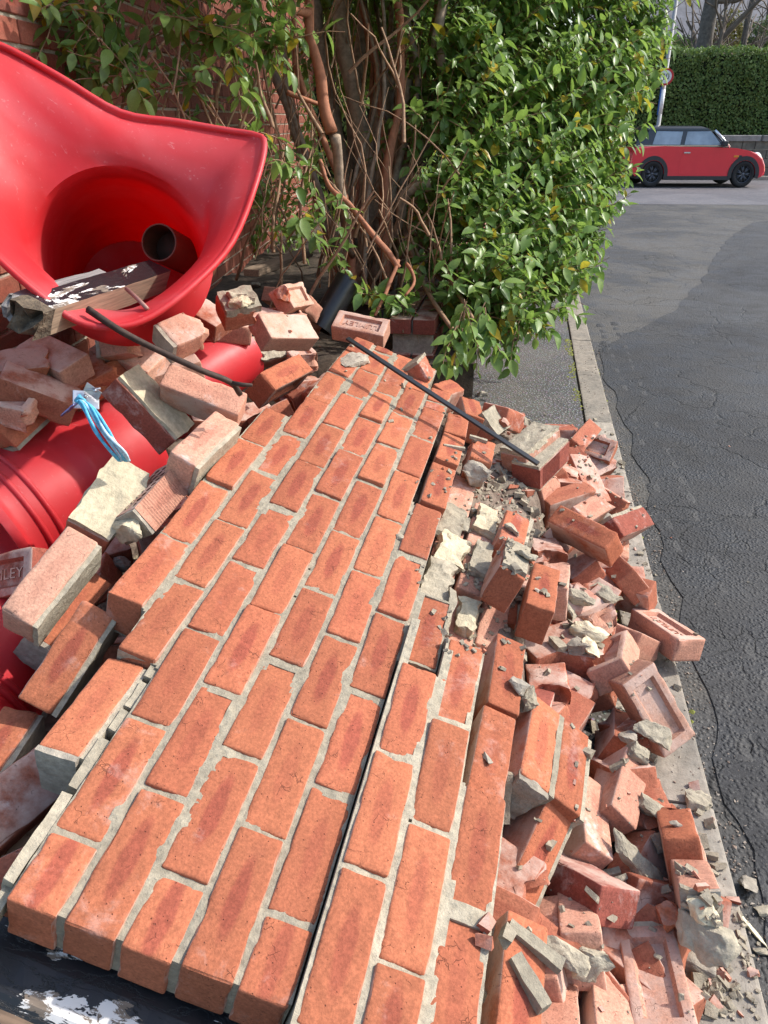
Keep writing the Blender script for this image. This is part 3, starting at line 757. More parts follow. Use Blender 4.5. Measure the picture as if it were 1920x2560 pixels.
def panel(name, O, rows, label, seed, lower=()):
    rnd = random.Random(seed); root = empty(name, panel_pt(O, 0, rows[0][0])); tag(root, label, 'wall')
    inv = root.location.copy(); foot = []
    for t, spans in rows:
        for s0, s1 in spans:
            dh = 0; s0_, s1_ = s0, s1
            ln = (s1 - s0) * BL - .010
            if ln > .215: me = rnd.choice(full_m)
            else:
                key = round(ln, 2)
                if key not in part_cache: part_cache[key] = set_sharp(brick_mesh((max(.05, key), .106, .0755), 300 + int(key * 1000)))
                me = part_cache[key]
            s = (s0 + s1) / 2
            o = link('brick', me, M['brick'], root, panel_pt(O, s, t + .5, -.053 + rnd.gauss(0, .0018)) - inv, panel_q(O, s, t + .5) @ Quaternion((0, 1, 0), rnd.gauss(0, .007)) @ Quaternion((1, 0, 0), rnd.gauss(0, .012)) @ Quaternion((0, 0, 1), rnd.gauss(0, .005)))
            foot.append((s0, s1, t))
    for t, s0, s1, h, tilt in lower:
        s = (s0 + s1) / 2
        o = link('brick', rnd.choice(lower_m), M['brick_pale'], root, panel_pt(O, s, t + .5, h - .053) - inv, panel_q(O, s, t + .5) @ Quaternion((1, 0, 0), tilt))
    # joint mortar: ragged cells along every joint
    cs = .0062; V, Fc, idx = [], [], {}
    ss = [f[0] for f in foot] + [f[1] for f in foot]; ts = [f[2] for f in foot]
    smin, smax, tmin, tmax = min(ss) * BL - .02, max(ss) * BL + .02, min(ts) * BC - .02, (max(ts) + 1) * BC + .02
    ni, nj = int((smax - smin) / cs), int((tmax - tmin) / cs)
    byrow = {}
    for f in foot: byrow.setdefault(f[2], []).append((f[0] * BL, f[1] * BL))
    ends = {k: (min(a for a, b in v), max(b for a, b in v)) for k, v in byrow.items()}
    def inside(s, t):
        """0 outside the slab, else 1 joint, 2 well under a brick"""
        n_ = n3((s, t, 0), 40, seed) * .004 + n3((s, t, 0), 150, seed) * .0025
        best = 0
        if seed == 12 and t < 5 * BC - .0022: return 0
        for row in {math.floor(t / BC), math.floor((t - .010) / BC), math.floor((t + .010) / BC)}:
            for a0, a1 in byrow.get(row, ()):
                if (a0 <= ends[row][0] + 1e-6 and s < a0 + .009) or (a1 >= ends[row][1] - 1e-6 and s > a1 - .009): continue
                if seed == 12 and row == 5 and t > 5 * BC - .0025 and t < 5 * BC + .02: best = 1
                if t < row * BC + .0035 and seed != 12 and not any(b0 <= s <= b1 for b0, b1 in byrow.get(row - 1, ())): continue
                if t > (row + 1) * BC - .0035 and not any(b0 <= s <= b1 for b0, b1 in byrow.get(row + 1, ())): continue
                m = min(s - a0, a1 - s, t - row * BC, (row + 1) * BC - t)
                if m > .0145: return 2
                if m > -.003 + n_: best = 1
        return best
    def vert(i, j):
        k = (i, j)
        if k not in idx:
            s, t = smin + i * cs, tmin + j * cs
            e = n3((s, t, 0), 22, seed + 3); h = -.0042 + .0014 * n3((s, t, 0), 90, seed + 6) + .0012 * n3((s, t, 0), 190, seed) + max(0, e - .24) * .007
            h -= .010 * max(0, n3((s, t, 0), 7, seed + 8) - .42)
            idx[k] = len(V); V.append(panel_pt(O, s / BL, t / BC, h) - inv)
        return idx[k]
    for i in range(ni):
        for j in range(nj):
            if inside(smin + (i + .5) * cs, tmin + (j + .5) * cs) == 1: Fc.append([vert(i, j), vert(i + 1, j), vert(i + 1, j + 1), vert(i, j + 1)])
    bm = bmesh.new(); me = mesh('mortar', V, Fc); bm.from_mesh(me)
    be = [e for e in bm.edges if len(e.link_faces) == 1]
    r_ = bmesh.ops.extrude_edge_only(bm, edges=be)
    for v in [g_ for g_ in r_['geom'] if isinstance(g_, bmesh.types.BMVert)]: v.co -= PN * .1
    bmesh.ops.recalc_face_normals(bm, faces=bm.faces); bm.to_mesh(me); bm.free()
    link('mortar', me, M['mortar'], root)
    return root
def course(half, s0, s1):
    """spans of bricks between s0 and s1 on the running bond"""
    out = []; e = s0; k = math.floor(s0) + (.5 if half else 1.0)
    while k <= s0 + 1e-6: k += 1
    while k < s1 - .05: out.append((e, k)); e = k; k += 1
    out.append((e, s1)); return out
rows1 = [(-2, course(True, 2.5, 6.45)), (-1, course(False, 2.0, 9.78)), (0, course(True, 0, 9.76)), (1, course(False, 0, 9.72)), (2, course(True, 0, 9.68)),
         (3, course(False, 0, 8.3) + [(8.3, 8.8)]), (4, course(True, 0, 5.5)), (5, [(3.0, 4.05)])]
panel('fallen_wall_slab', O1, rows1, 'long slab of fallen orange brickwork lying face up across the middle', 11,
      lower=[(5, 4.1, 5.1, -.085, .05), (5, 5.15, 6.1, -.10, 0), (6, 3.7, 4.7, -.10, -.04), (6, 4.7, 5.7, -.09, .03), (6, 5.7, 6.7, -.10, 0), (5, 6.15, 7.1, -.09, .0), (7, 4.2, 5.2, -.14, 0), (7, 5.2, 6.2, -.12, .05)])
rows2 = [(5, course(False, -.3, 3.0)), (6, course(True, -.3, 3.5)), (7, course(False, -.3, 2.0))]
panel('fallen_wall_strip', O2 - PB * .004, rows2, 'narrow strip of fallen brickwork split off along the long open crack', 12)
# loosened bricks just off the slab's right edge, lying on its plane
def on_panel(s0, s1, t, h, yaw=0, roll=0, label='', O=O1, seed=0, pit=0, mat='brick'):
    s = (s0 + s1) / 2; ln = (s1 - s0) * BL - .01
    me = set_sharp(brick_mesh((ln, .106, .0755), 500 + seed, broken=ln < .2))
    o = link('loose_brick', me, M[mat], None, panel_pt(O, s, t + .5, h - .053), panel_q(O, s, t + .5) @ Quaternion((0, 1, 0), yaw) @ Quaternion((1, 0, 0), roll) @ Quaternion((0, 0, 1), pit))
    tag(o, label, 'brick', 'loose bricks of the collapsed wall'); return o
on_panel(5.55, 6.50, 4.05, .004, .02, .05, 'cracked orange brick just past the open crack at the right edge of the slab', seed=1)
on_panel(6.56, 7.50, 4.06, .002, .0, .04, 'orange brick with a mortar twig lying on it, beyond the cracked brick', seed=2)
on_panel(7.52, 8.35, 4.05, -.012, .05, -.06, 'orange brick under the middle of the black strip', seed=3)
on_panel(7.05, 7.75, 5.20, -.006, .03, .05, 'short orange brick right of the mortar twig near the black strip', seed=4)
on_panel(8.4, 9.2, 4.35, -.02, .22, .1, 'pinkish brick just beyond the black strip at the head of the slab', seed=5)
on_panel(8.85, 9.6, 3.2, -.01, -.35, .15, 'orange brick twisted at the far right corner of the slab', seed=6)
on_panel(2.05, 3.0, 7.05, -.035, -.02, .1, 'orange brick dropped below the narrow strip beside the two-brick chunk', O2, seed=7)
on_panel(3.05, 4.0, 7.15, -.045, .02, .12, 'orange brick below the mortar-caked end at the right edge of the strip', O2, seed=8)
on_panel(.15, 1.25, 8.15, -.04, .0, .12, 'long orange brick edging the narrow strip at the bottom of the picture', O2, seed=9)
# ---------------------------------------------------------------- loose bricks (id, centre, rotation, size, kind, mortar, label)
BRICKS = [
('L2',(-0.549,2.098,1.026),(0.858,0.323,0.033,0.398),(0.120,0.090,0.070),'plain','e','short pale-topped brick with grey mortar end below the red hopper lip'),
('L3',(-0.469,2.496,1.006),(0.929,0.280,0.040,0.238),(0.120,0.095,0.070),'plain','tM','broken brick capped with a thick cream mortar lump at the back of the heap'),
('L1',(-0.771,2.239,0.958),(0.238,0.968,-0.018,0.079),(0.110,0.080,0.065),'plain','e','grey mortar-covered brick end under the peeling timber post'),
('L4',(-0.987,2.027,0.831),(0.431,0.264,-0.039,-0.862),(0.225,0.108,0.075),'plain','zz','big orange brick with mortar on both long edges above the blue rope at left'),
('L5',(-0.835,2.245,0.851),(0.253,0.841,0.433,0.203),(0.225,0.108,0.075),'plain','','orange brick lying between the timber post and the blue rope'),
('L6',(-1.161,2.694,0.775),(0.832,0.484,0.130,-0.237),(0.150,0.075,0.060),'frog','','frogged brick tucked behind the big orange brick at the left edge'),
('L7',(-1.249,2.467,0.826),(0.185,0.947,0.188,0.185),(0.180,0.080,0.060),'plain','l','striped orange brick at the left edge just below the rotten timber end'),
('L8',(-0.661,2.042,0.828),(0.068,-0.904,0.091,0.413),(0.225,0.108,0.075),'plain','rY','dark red brick on edge with a broad cream mortar coat, right of the blue rope'),
('L9',(-0.503,2.051,0.859),(0.423,0.886,0.048,-0.181),(0.225,0.108,0.075),'plain','','brick whitened by salts lying under the rusty rod'),
('L10',(-0.478,1.866,0.776),(0.401,0.713,0.449,0.359),(0.225,0.108,0.075),'plain','r','pinkish smeared brick leaning on the upper left edge of the fallen wall'),
('L11',(-0.574,1.738,0.701),(0.163,0.790,0.544,0.232),(0.225,0.108,0.075),'perf','eM','ribbed brick with rows of holes and a mortar lump on its end'),
('L12',(-0.686,1.708,0.699),(0.719,0.342,0.042,0.603),(0.225,0.108,0.075),'plain','tY','brick hidden under a thick cream mortar coat below the blue rope'),
('L13',(-0.707,1.384,0.673),(0.384,0.405,-0.312,-0.769),(0.225,0.108,0.075),'plain','r','pale brick with white salt stains lying over the red chute at left'),
('L14',(-0.751,1.498,0.510),(0.289,0.741,0.518,0.315),(0.225,0.108,0.075),'plain','e','red brick with a mortar-crusted end between two orange bricks at left'),
('L15',(-0.653,1.293,0.548),(0.265,0.806,0.272,0.454),(0.225,0.108,0.075),'plain','r','long orange brick propped above the red chute rim at left'),
('L16',(-0.527,1.078,0.567),(0.486,0.613,0.459,0.421),(0.225,0.108,0.075),'plain','re','orange brick with mortar edging leaning on the lower left of the fallen wall'),
('L17',(-0.761,1.110,0.420),(0.508,0.445,-0.468,-0.571),(0.225,0.108,0.075),'plain','r','orange brick cut by the left picture edge, upper of two'),
('L18',(-0.758,1.052,0.367),(0.567,0.390,-0.453,-0.567),(0.225,0.108,0.075),'plain','','orange brick cut by the left picture edge, lower of two'),
('L19',(-0.693,1.058,0.323),(0.406,0.290,0.147,-0.854),(0.225,0.108,0.075),'text','','pink frogged brick with stamped letters at the lower left corner of the wall'),
('L20',(-0.888,1.556,0.583),(0.886,0.409,-0.212,-0.056),(0.225,0.108,0.075),'text','','dim frogged brick with stamped letters in the shade below the red chute'),
('T1',(-0.352,2.702,0.883),(0.863,0.292,0.224,0.345),(0.225,0.108,0.075),'plain','','pale whitish full brick on top of the heap at the head of the wall'),
('T2',(-0.465,3.021,0.730),(0.849,0.407,0.126,0.313),(0.150,0.108,0.075),'plain','tM','short brick topped with a grey mortar block below the pale whitish brick'),
('T3',(-0.345,3.036,0.707),(0.852,0.074,0.076,-0.513),(0.190,0.108,0.075),'frog','','pink frogged brick half under the mortar-topped brick'),
('T4',(-0.349,2.481,0.777),(0.331,0.788,0.473,0.215),(0.225,0.108,0.075),'frog','','orange brick with paler frogged side beside the rusty rod tip'),
('T5',(-0.096,3.210,0.770),(0.963,0.230,0.037,-0.136),(0.225,0.108,0.075),'text','','pink frogged brick with a stamped name at the head of the fallen wall'),
('T8',(-0.384,3.264,0.886),(0.746,0.361,0.302,0.471),(0.190,0.108,0.075),'frog','','pink frogged brick standing on edge at the very back of the heap'),
('T9',(-0.347,3.677,0.702),(0.413,0.816,0.404,-0.017),(0.150,0.100,0.075),'plain','t','grey mortar-coated half brick behind the pale whitish brick'),
('T10',(-0.277,3.740,0.714),(0.876,0.248,0.091,0.403),(0.100,0.080,0.075),'plain','','pink brick end next to the black plastic pipe'),
('T11',(-0.501,3.999,0.738),(0.269,0.934,-0.230,-0.053),(0.225,0.108,0.075),'plain','','grey-pink brick at the back of the heap behind the cream mortar lump'),
('R1',(0.125,2.780,0.711),(0.233,0.770,0.564,0.188),(0.120,0.100,0.075),'plain','l','small orange half brick below the hanging leaves beside the stub wall'),
('R5',(0.378,3.577,0.344),(0.419,0.866,0.264,-0.073),(0.100,0.080,0.060),'plain','','orange brick end nearest the grey footway gravel'),
('R7',(0.372,2.638,0.553),(0.796,0.316,0.249,0.452),(0.150,0.100,0.075),'plain','t','grey and pink broken brick right of the black strip'),
('R50',(0.452,2.738,0.549),(0.096,0.874,0.432,-0.201),(0.180,0.108,0.075),'plain','','orange-topped brick behind the lower end of the black strip'),
('R9a',(0.524,2.538,0.504),(0.406,0.092,-0.015,-0.909),(0.225,0.108,0.075),'plain','t','brick with crumbly mortar top under the lower end of the black strip'),
('R9b',(0.556,2.503,0.474),(0.019,-0.892,-0.445,-0.076),(0.225,0.108,0.075),'ribbed','zz','ribbed dark brick supporting the mortar-topped brick by the kerb'),
('R10',(0.649,2.176,0.355),(0.424,0.807,-0.346,-0.219),(0.225,0.108,0.075),'plain','','long red brick with a worn groove lying across the right of the heap'),
('R11',(0.693,2.343,0.339),(0.477,0.782,0.358,0.181),(0.190,0.108,0.075),'plain','','pink brick behind the long red grooved brick'),
('R12',(0.835,2.369,0.278),(0.419,0.822,0.374,0.093),(0.225,0.108,0.075),'plain','l','red brick overhanging the kerb right of the long grooved brick'),
('R13',(0.359,1.952,0.463),(0.437,0.672,0.481,0.355),(0.180,0.108,0.075),'plain','r','orange brick with a mortar flank at the broken right edge of the wall'),
('R14',(0.313,1.699,0.502),(0.457,0.632,0.556,0.286),(0.200,0.108,0.075),'plain','t2','orange brick strewn with mortar crumbs left of the smooth orange brick'),
('R15',(0.411,1.717,0.405),(0.511,0.610,0.481,0.369),(0.225,0.108,0.075),'plain','','smooth orange brick tilted beside the large mortar lumps'),
('R16',(0.476,1.813,0.385),(0.572,0.539,0.440,0.435),(0.160,0.108,0.075),'plain','','pale orange brick just behind the smooth tilted brick'),
('R17',(0.334,1.799,0.307),(0.529,0.572,0.474,0.410),(0.225,0.108,0.075),'plain','r','orange brick with a mortar-caked end below the mortar strip offcut'),
('R18',(0.462,1.789,0.188),(0.352,0.668,0.483,0.444),(0.225,0.108,0.075),'plain','','tall orange brick standing tilted left of the large mortar lumps'),
('R19',(0.305,1.243,0.334),(0.339,0.728,0.520,0.292),(0.225,0.108,0.075),'plain','',''),
('R20',(0.410,1.296,0.324),(0.387,0.704,0.515,0.299),(0.225,0.108,0.075),'plain','',''),
('R21',(0.371,1.499,0.235),(0.647,0.485,0.508,0.295),(0.150,0.080,0.100),'broken','','dark red shattered brick between the wall edge and the two-brick chunk'),
('R22',(0.601,1.880,0.231),(0.865,-0.091,-0.212,-0.446),(0.180,0.108,0.075),'plain','','squat orange brick with a whitish side behind the tilted frogged cube-like brick'),
('R23',(0.640,1.715,0.210),(0.564,0.090,-0.326,-0.753),(0.225,0.108,0.075),'frog','','pale frogged brick tipped up with its orange end towards the viewer'),
('R24',(0.880,1.974,0.115),(0.576,0.007,0.131,0.807),(0.225,0.108,0.075),'text','','frogged brick with dark side lying on the kerb edge, rightmost of all'),
('R25',(0.753,1.889,0.141),(0.148,0.887,0.339,-0.278),(0.190,0.108,0.075),'plain','','pink brick half hidden left of the rightmost frogged brick'),
('R26',(0.701,1.561,0.179),(0.373,0.322,-0.384,0.781),(0.225,0.108,0.075),'frog','','long pale frogged brick sloping down onto the kerb'),
('R27',(0.550,1.320,0.127),(0.398,0.745,0.487,0.222),(0.225,0.108,0.075),'plain','','pale upright brick with bare sides below the long frogged brick'),
('R29',(0.445,1.226,0.127),(0.392,0.659,0.580,0.276),(0.225,0.108,0.075),'plain','','upright orange brick with a mottled end beside the long tilted orange brick'),
('R30',(0.289,1.086,0.227),(0.368,0.331,-0.220,-0.840),(0.225,0.108,0.075),'plain','r','long tilted orange brick with a mortar strip, left of the upright one'),
('R31',(0.379,0.954,0.150),(0.677,0.369,0.531,0.351),(0.200,0.108,0.075),'plain','','orange brick with a patch of white salts in the lower right heap'),
('R32',(0.397,1.059,0.152),(0.789,-0.337,-0.047,-0.512),(0.225,0.108,0.075),'plain','','orange brick with its grey-stained end showing, right of the salt-patched brick'),
('R33',(0.629,1.052,0.155),(0.680,0.387,0.510,0.357),(0.225,0.108,0.075),'plain','eM','pink brick with a crumbled mortar end nearest the kerb at lower right'),
('R34',(0.642,1.157,0.151),(0.707,0.358,0.496,0.356),(0.190,0.108,0.075),'plain','','cracked orange brick behind the pink brick near the kerb'),
('R35',(0.505,0.864,0.118),(0.746,-0.139,-0.024,0.651),(0.225,0.108,0.075),'frog','f','large frogged brick lying flat at the bottom right corner'),
('R36',(0.294,0.765,0.149),(0.670,0.387,0.550,0.315),(0.180,0.108,0.080),'plain','','pink brick with a broken corner at the bottom edge, left of two'),
('R37',(0.392,0.807,0.123),(0.521,0.570,0.567,0.286),(0.170,0.080,0.075),'plain','','pale brick on its edge at the bottom edge, right of two'),
('R38',(0.204,0.758,0.128),(0.832,0.514,-0.206,-0.038),(0.100,0.090,0.100),'plain','','rough orange brick end at the bottom edge beside the wall'),
('R40',(0.305,0.903,0.145),(0.694,0.370,0.440,0.433),(0.225,0.108,0.075),'plain','','flat pinkish brick lying low beside the wall edge at lower right'),
('R43',(0.794,2.196,0.195),(0.641,-0.366,0.234,-0.633),(0.225,0.108,0.075),'plain','t','brick with a grey mortar patch and orange end in the middle of the right heap'),
('R44',(0.579,2.549,0.324),(0.181,0.888,0.415,0.080),(0.150,0.108,0.100),'plain','','pink brick leaning below the ribbed dark brick'),
('R45',(0.730,2.888,0.264),(0.122,0.897,0.424,0.002),(0.150,0.108,0.090),'plain','','small dark brick by the crushed mortar near the kerb'),
('R46',(0.707,2.711,0.217),(0.312,0.859,0.400,-0.061),(0.140,0.108,0.090),'plain','','dark brick end below the small one near the kerb'),
('R48',(0.821,2.388,0.170),(0.494,0.625,0.472,0.378),(0.200,0.108,0.080),'plain','','pink brick end past the right tip of the long grooved brick'),]
PALE = {'T1', 'R35', 'R26', 'R24', 'L19', 'R11', 'T3', 'T5', 'R27', 'R36', 'R37', 'R25', 'R9a', 'T8', 'R40', 'R16', 'L1', 'L2', 'L9', 'L10', 'L11', 'L13', 'T2', 'T9', 'R22', 'R23', 'R29', 'R33', 'R44', 'R48', 'R31', 'T11'}
DARK = {'L8', 'R9b', 'R21', 'R45', 'R46', 'L20', 'R32', 'R12'}
WALLISH = {'L4', 'L5', 'L7', 'L14', 'L15', 'L16', 'L17', 'L18', 'R20', 'R30', 'R15', 'R18', 'R17', 'R10', 'R13', 'R14', 'R34', 'T4', 'R38'}
perf_mesh = None
def perforated(dims, seed):
    """wire-cut brick: three rows of round holes through the bed, ribbed face"""
    L, W, H = dims; bm = bmesh.new(); nx, ny = 9, 3
    holes = [((i - 4) * L * .098, (j - 1) * W * .27) for i in range(nx) for j in range(ny)]
    hr = .0085
    xs = sorted({-L / 2, L / 2} | {(i - 4.5) * L * .098 for i in range(10)}); ys = sorted({-W / 2, W / 2} | {(j - 1.5) * W * .27 for j in range(4)})
    for z in (H / 2, -H / 2):
        top = z > 0
        for a in range(len(xs) - 1):
            for b in range(len(ys) - 1):
                x0, x1, y0, y1 = xs[a], xs[a + 1], ys[b], ys[b + 1]
                c = [(x0, y0), (x1, y0), (x1, y1), (x0, y1)]
                h = next(((hx, hy) for hx, hy in holes if x0 < hx < x1 and y0 < hy < y1), None)
                if h is None: bm.faces.new([bm.verts.new((x, y, z)) for x, y in c]); continue
                cv = [bm.verts.new((x, y, z)) for x, y in c]; n = 12
                rv = [bm.verts.new((h[0] + hr * math.cos(R(-135 + 30 * k)), h[1] + hr * math.sin(R(-135 + 30 * k)), z)) for k in range(n)]
                for q in range(4):
                    k = q * 3
                    bm.faces.new([cv[q], rv[k], rv[(k + 1) % n]]); bm.faces.new([cv[q], rv[(k + 1) % n], cv[(q + 1) % 4]])
                    bm.faces.new([cv[(q + 1) % 4], rv[(k + 1) % n], rv[(k + 2) % n]]); bm.faces.new([cv[(q + 1) % 4], rv[(k + 2) % n], rv[(k + 3) % n]])
                if top:
                    dv = [bm.verts.new((v.co.x, v.co.y, z - H * .8)) for v in rv]
                    for k in range(n): bm.faces.new([rv[k], dv[k], dv[(k + 1) % n], rv[(k + 1) % n]])
                    bm.faces.new(dv)
    # ribbed sides
    nr = 26
    for sgn in (-1, 1):
        pv = []
        for i in range(nr * 2 + 1):
            x = -L / 2 + L * i / (nr * 2); y = sgn * (W / 2 - (.0022 if i % 2 and 4 < i < 34 else 0)); pv.append((bm.verts.new((x, y, -H / 2)), bm.verts.new((x, y, H / 2))))
        for i in range(nr * 2): bm.faces.new([pv[i][0], pv[i + 1][0], pv[i + 1][1], pv[i][1]])
    for sgn in (-1, 1):
        bm.faces.new([bm.verts.new((sgn * L / 2, y, z)) for y, z in ((-W / 2, -H / 2), (W / 2, -H / 2), (W / 2, H / 2), (-W / 2, H / 2))])
    bmesh.ops.remove_doubles(bm, verts=bm.verts, dist=.0003)
    return bmend(bm, 'perforated_brick')
def mortar_on(parent, q, dims, code, seed, matname):
    """mortar crust stuck to faces of a brick; code letters pick the faces by how they lie"""
    L, W, H = dims; k = 0
    mt = 'mortar'
    for ch in code:
        if ch == 'Y': mt = 'mortar_sand'
        if ch == 'M': mt = 'mortar'
    zw = q @ Vector((0, 0, 1)); xw = q @ Vector((1, 0, 0))
    for i, ch in enumerate(code):
        th = .012; lump = False
        if ch in 'rl':
            s = 1 if (zw.x > 0) == (ch == 'r') else -1
            d, c = (L * .98, W * .96, th), (0, -.003, s * (H / 2 + th * .35))
        elif ch == 'z':
            s = 1 if i % 2 else -1
            d, c = (L * .98, W * .96, th), (0, -.003, s * (H / 2 + th * .35))
        elif ch in 'ef':
            s = 1 if (xw.y < 0) == (ch == 'e') else -1
            d, c = (th, W * .97, H * .97), (s * (L / 2 + th * .3), 0, 0)
        elif ch == 't':
            if face_of.get(parent.name) == 'B': d, c = (L * .97, W * .97, .022), (0, 0, H / 2 + .005)
            else: d, c = (L * .9, .014, H * .9), (0, W / 2 + .003, 0)
        else: continue
        me = rough_box(d, seed + k, .007 if ch == 't' or 'Y' in code else .0045, .009); o = link('mortar', me, M[mt if ch != 'e' or mt == 'mortar_sand' else 'mortar_grey'], parent, c); k += 1
        if 'M' in code:
            if ch == 't': me2 = chunk_mesh(L * .75, W * .7, .045, seed + 30, 'mortar'); link('mortar', me2, M['mortar'], parent, (L * .08, 0, H / 2 + .018))
            if ch == 'e':
                me2 = chunk_mesh(.05, W * .8, H * .8, seed + 31, 'mortar'); s = 1 if (xw.y < 0) else -1; link('mortar', me2, M['mortar_sand'], parent, (s * (L / 2 + .015), W * .05, 0))
face_of = {}
LETTER = None
def put_brick(row):
    global LETTER
    nm, c, q, d, kind, mort, label = row; q = Quaternion(q); seed = sum(ord(ch) * (i + 3) for i, ch in enumerate(nm))
    k = 'frog' if kind in ('frog', 'text') else 'plain'
    me = perforated(d, seed) if kind in ('perf', 'ribbed') else set_sharp(brick_mesh(d, seed, k, broken=d[0] < .2 or kind == 'broken'))
    mt = 'brick_pale' if nm in PALE else 'brick_dark' if nm in DARK else 'brick' if nm in WALLISH else 'brick_loose'
    o = link('loose_brick', me, M[mt], None, c, q); tag(o, label, 'brick', 'loose bricks of the collapsed wall')
    face_of[o.name] = 'B' if (k == 'frog' or nm in ('L2', 'L3', 'L12', 'T1', 'T2', 'R7', 'R9a')) else 'F'
    if kind == 'text':
        if LETTER is None: LETTER = text_mesh('LUMLEY', .036, .0016); LETTER.materials.append(M['brick_loose'])
        t = link('lettering', LETTER, None, o, (0, 0, d[2] / 2 - .0125)); t.scale = (1.15, 1, 1)
        if nm in ('T5', 'L19'):
            xw = q @ Vector((1, 0, 0)); t.rotation_euler = (0, 0, math.pi if xw.x > 0 else 0)
    if mort: mortar_on(o, q, d, mort, seed, mt)
    return o
for row in BRICKS:
    if row[0] in ('R19', 'R20'): continue
    put_brick(row)
# bricks packed under the timber and the hopper lip
for i, (px, py, dp, yw, tl, rl, mt, lab) in enumerate([(40, 925, 2.12, 20, .35, 0, 'brick', 'orange brick wedged below the rotten timber end'), (135, 905, 2.18, -35, .3, .2, 'brick_pale', 'pale brick leaning under the middle of the timber post'), (95, 985, 2.08, 10, .2, .5, 'brick_loose', 'reddish brick packed above the big orange brick at left'), (215, 955, 2.26, 40, .3, -.3, 'brick', 'orange brick packed between timber post and blue rope'),
        (320, 905, 2.36, -20, .25, .3, 'brick_pale', 'pale brick under the upper part of the rusty rod'), (420, 935, 2.42, 30, .2, -.2, 'brick_pale', 'pale brick beside the glimpsed red tube'), (15, 1010, 2.05, -10, .3, .2, 'brick_pale', 'pink brick at the left edge above the big orange brick'), (560, 820, 2.9, 15, .2, .2, 'brick_pale', 'pale pink brick behind the rusty rod near the hopper'), (505, 790, 2.75, -30, .2, .4, 'brick_loose', 'reddish brick at the foot of the hopper'),
        (705, 800, 3.2, 25, .2, .0, 'brick_pale', 'pale brick at the back of the heap by the black pipe'), (640, 800, 3.1, -15, .2, .2, 'brick_loose', 'red brick in the back row of the heap'), (760, 765, 3.45, 70, .3, .5, 'brick_pale', 'pink brick standing by the black pipe')]):
    o = link('loose_brick', set_sharp(brick_mesh((.2, .105, .075), 1300 + i, 'frog' if i in (6, 9) else 'plain', broken=i % 3 == 0)), M[mt], None, at(px, py, dp), Quaternion((0, 0, 1), R(yw)) @ Quaternion((1, 0, 0), tl) @ Quaternion((0, 1, 0), rl)); tag(o, lab, 'brick', 'loose bricks of the collapsed wall')
# two bricks still joined by their bed of mortar
r19 = next(r for r in BRICKS if r[0] == 'R19'); r20 = next(r for r in BRICKS if r[0] == 'R20')
q19 = Quaternion(r19[2]); ck = empty('brick_pair', r19[1], q19); tag(ck, 'chunk of two orange bricks still bonded by a mortar joint, right of the strip', 'brick chunk')
link('brick', set_sharp(brick_mesh((.225, .108, .0755), 901, 'frog')), M['brick'], ck)
side = 1 if (q19 @ Vector((0, 0, 1))).x > 0 else -1
link('brick', set_sharp(brick_mesh((.225, .108, .0755), 902)), M['brick'], ck, (.004, -.002, side * .0875))
link('mortar', rough_box((.224, .104, .015), 5, .004, .008), M['mortar'], ck, (0, 0, side * .0437))
link('mortar', rough_box((.222, .10, .012), 6, .005, .008), M['mortar'], ck, (.002, -.004, side * .131))
link('mortar', rough_box((.02, .10, .07), 7, .008, .012), M['mortar_grey'], ck, ((1 if (q19 @ Vector((1, 0, 0))).y < 0 else -1) * .117, 0, 0))

# ---------------------------------------------------------------- rubble under everything
def surf(x, y):
    dx, dy = x + .5356, y - .7086; det = .225 * -.186 - .938 * .968
    s = (dx * -.186 - .938 * dy) / det; q = (.225 * dy - .968 * dx) / det
    pz = lambda q: .5806 + .108 * s - .291 * q - .0023 * max(0, s / BL - 5) ** 2
    if q < 0: return pz(0), q, s
    if q < .7: return pz(q), q, s
    return pz(.7) - .05 - (q - .7) * .6, q, s
V, Fc = [], []; N1, N2 = 110, 150
for j in range(N2 + 1):
    for i in range(N1 + 1):
        x = -1.6 + 2.75 * i / N1; y = -.2 + 4.3 * j / N2
        z, q, s = surf(x, y)
        d = .155 if q < .66 else .155 + min(.08, (q - .66) * .8)
        if q < -.05: d += min(.38, (-.05 - q) * 1.2)
        z -= d
        if s < .05: z -= min(.6, (.05 - s) * 3)
        if s > 2.45: z -= min(.5, (s - 2.45) * .5) * (1 if q > 0 else .5)
        z += .022 * n3((x, y, 0), 9) + .016 * n3((x, y, 2), 26) + .01 * n3((x, y, 2), 60)
        al = (Vector((x, y, 0)) - K1).dot(KR)
        if al > -.5: z -= (al + .5) * .55
        V.append((x, y, max(PAVE - .03, z) if al < -.17 else ROAD - .1))
for j in range(N2):
    for i in range(N1): Fc.append([j * (N1 + 1) + i, j * (N1 + 1) + i + 1, (j + 1) * (N1 + 1) + i + 1, (j + 1) * (N1 + 1) + i])
rb = link('rubble', mesh('rubble', V, Fc), M['mortar_dust']); tag(rb, 'crushed mortar and brick dust heaped under the fallen bricks', 'rubble', kind='stuff')

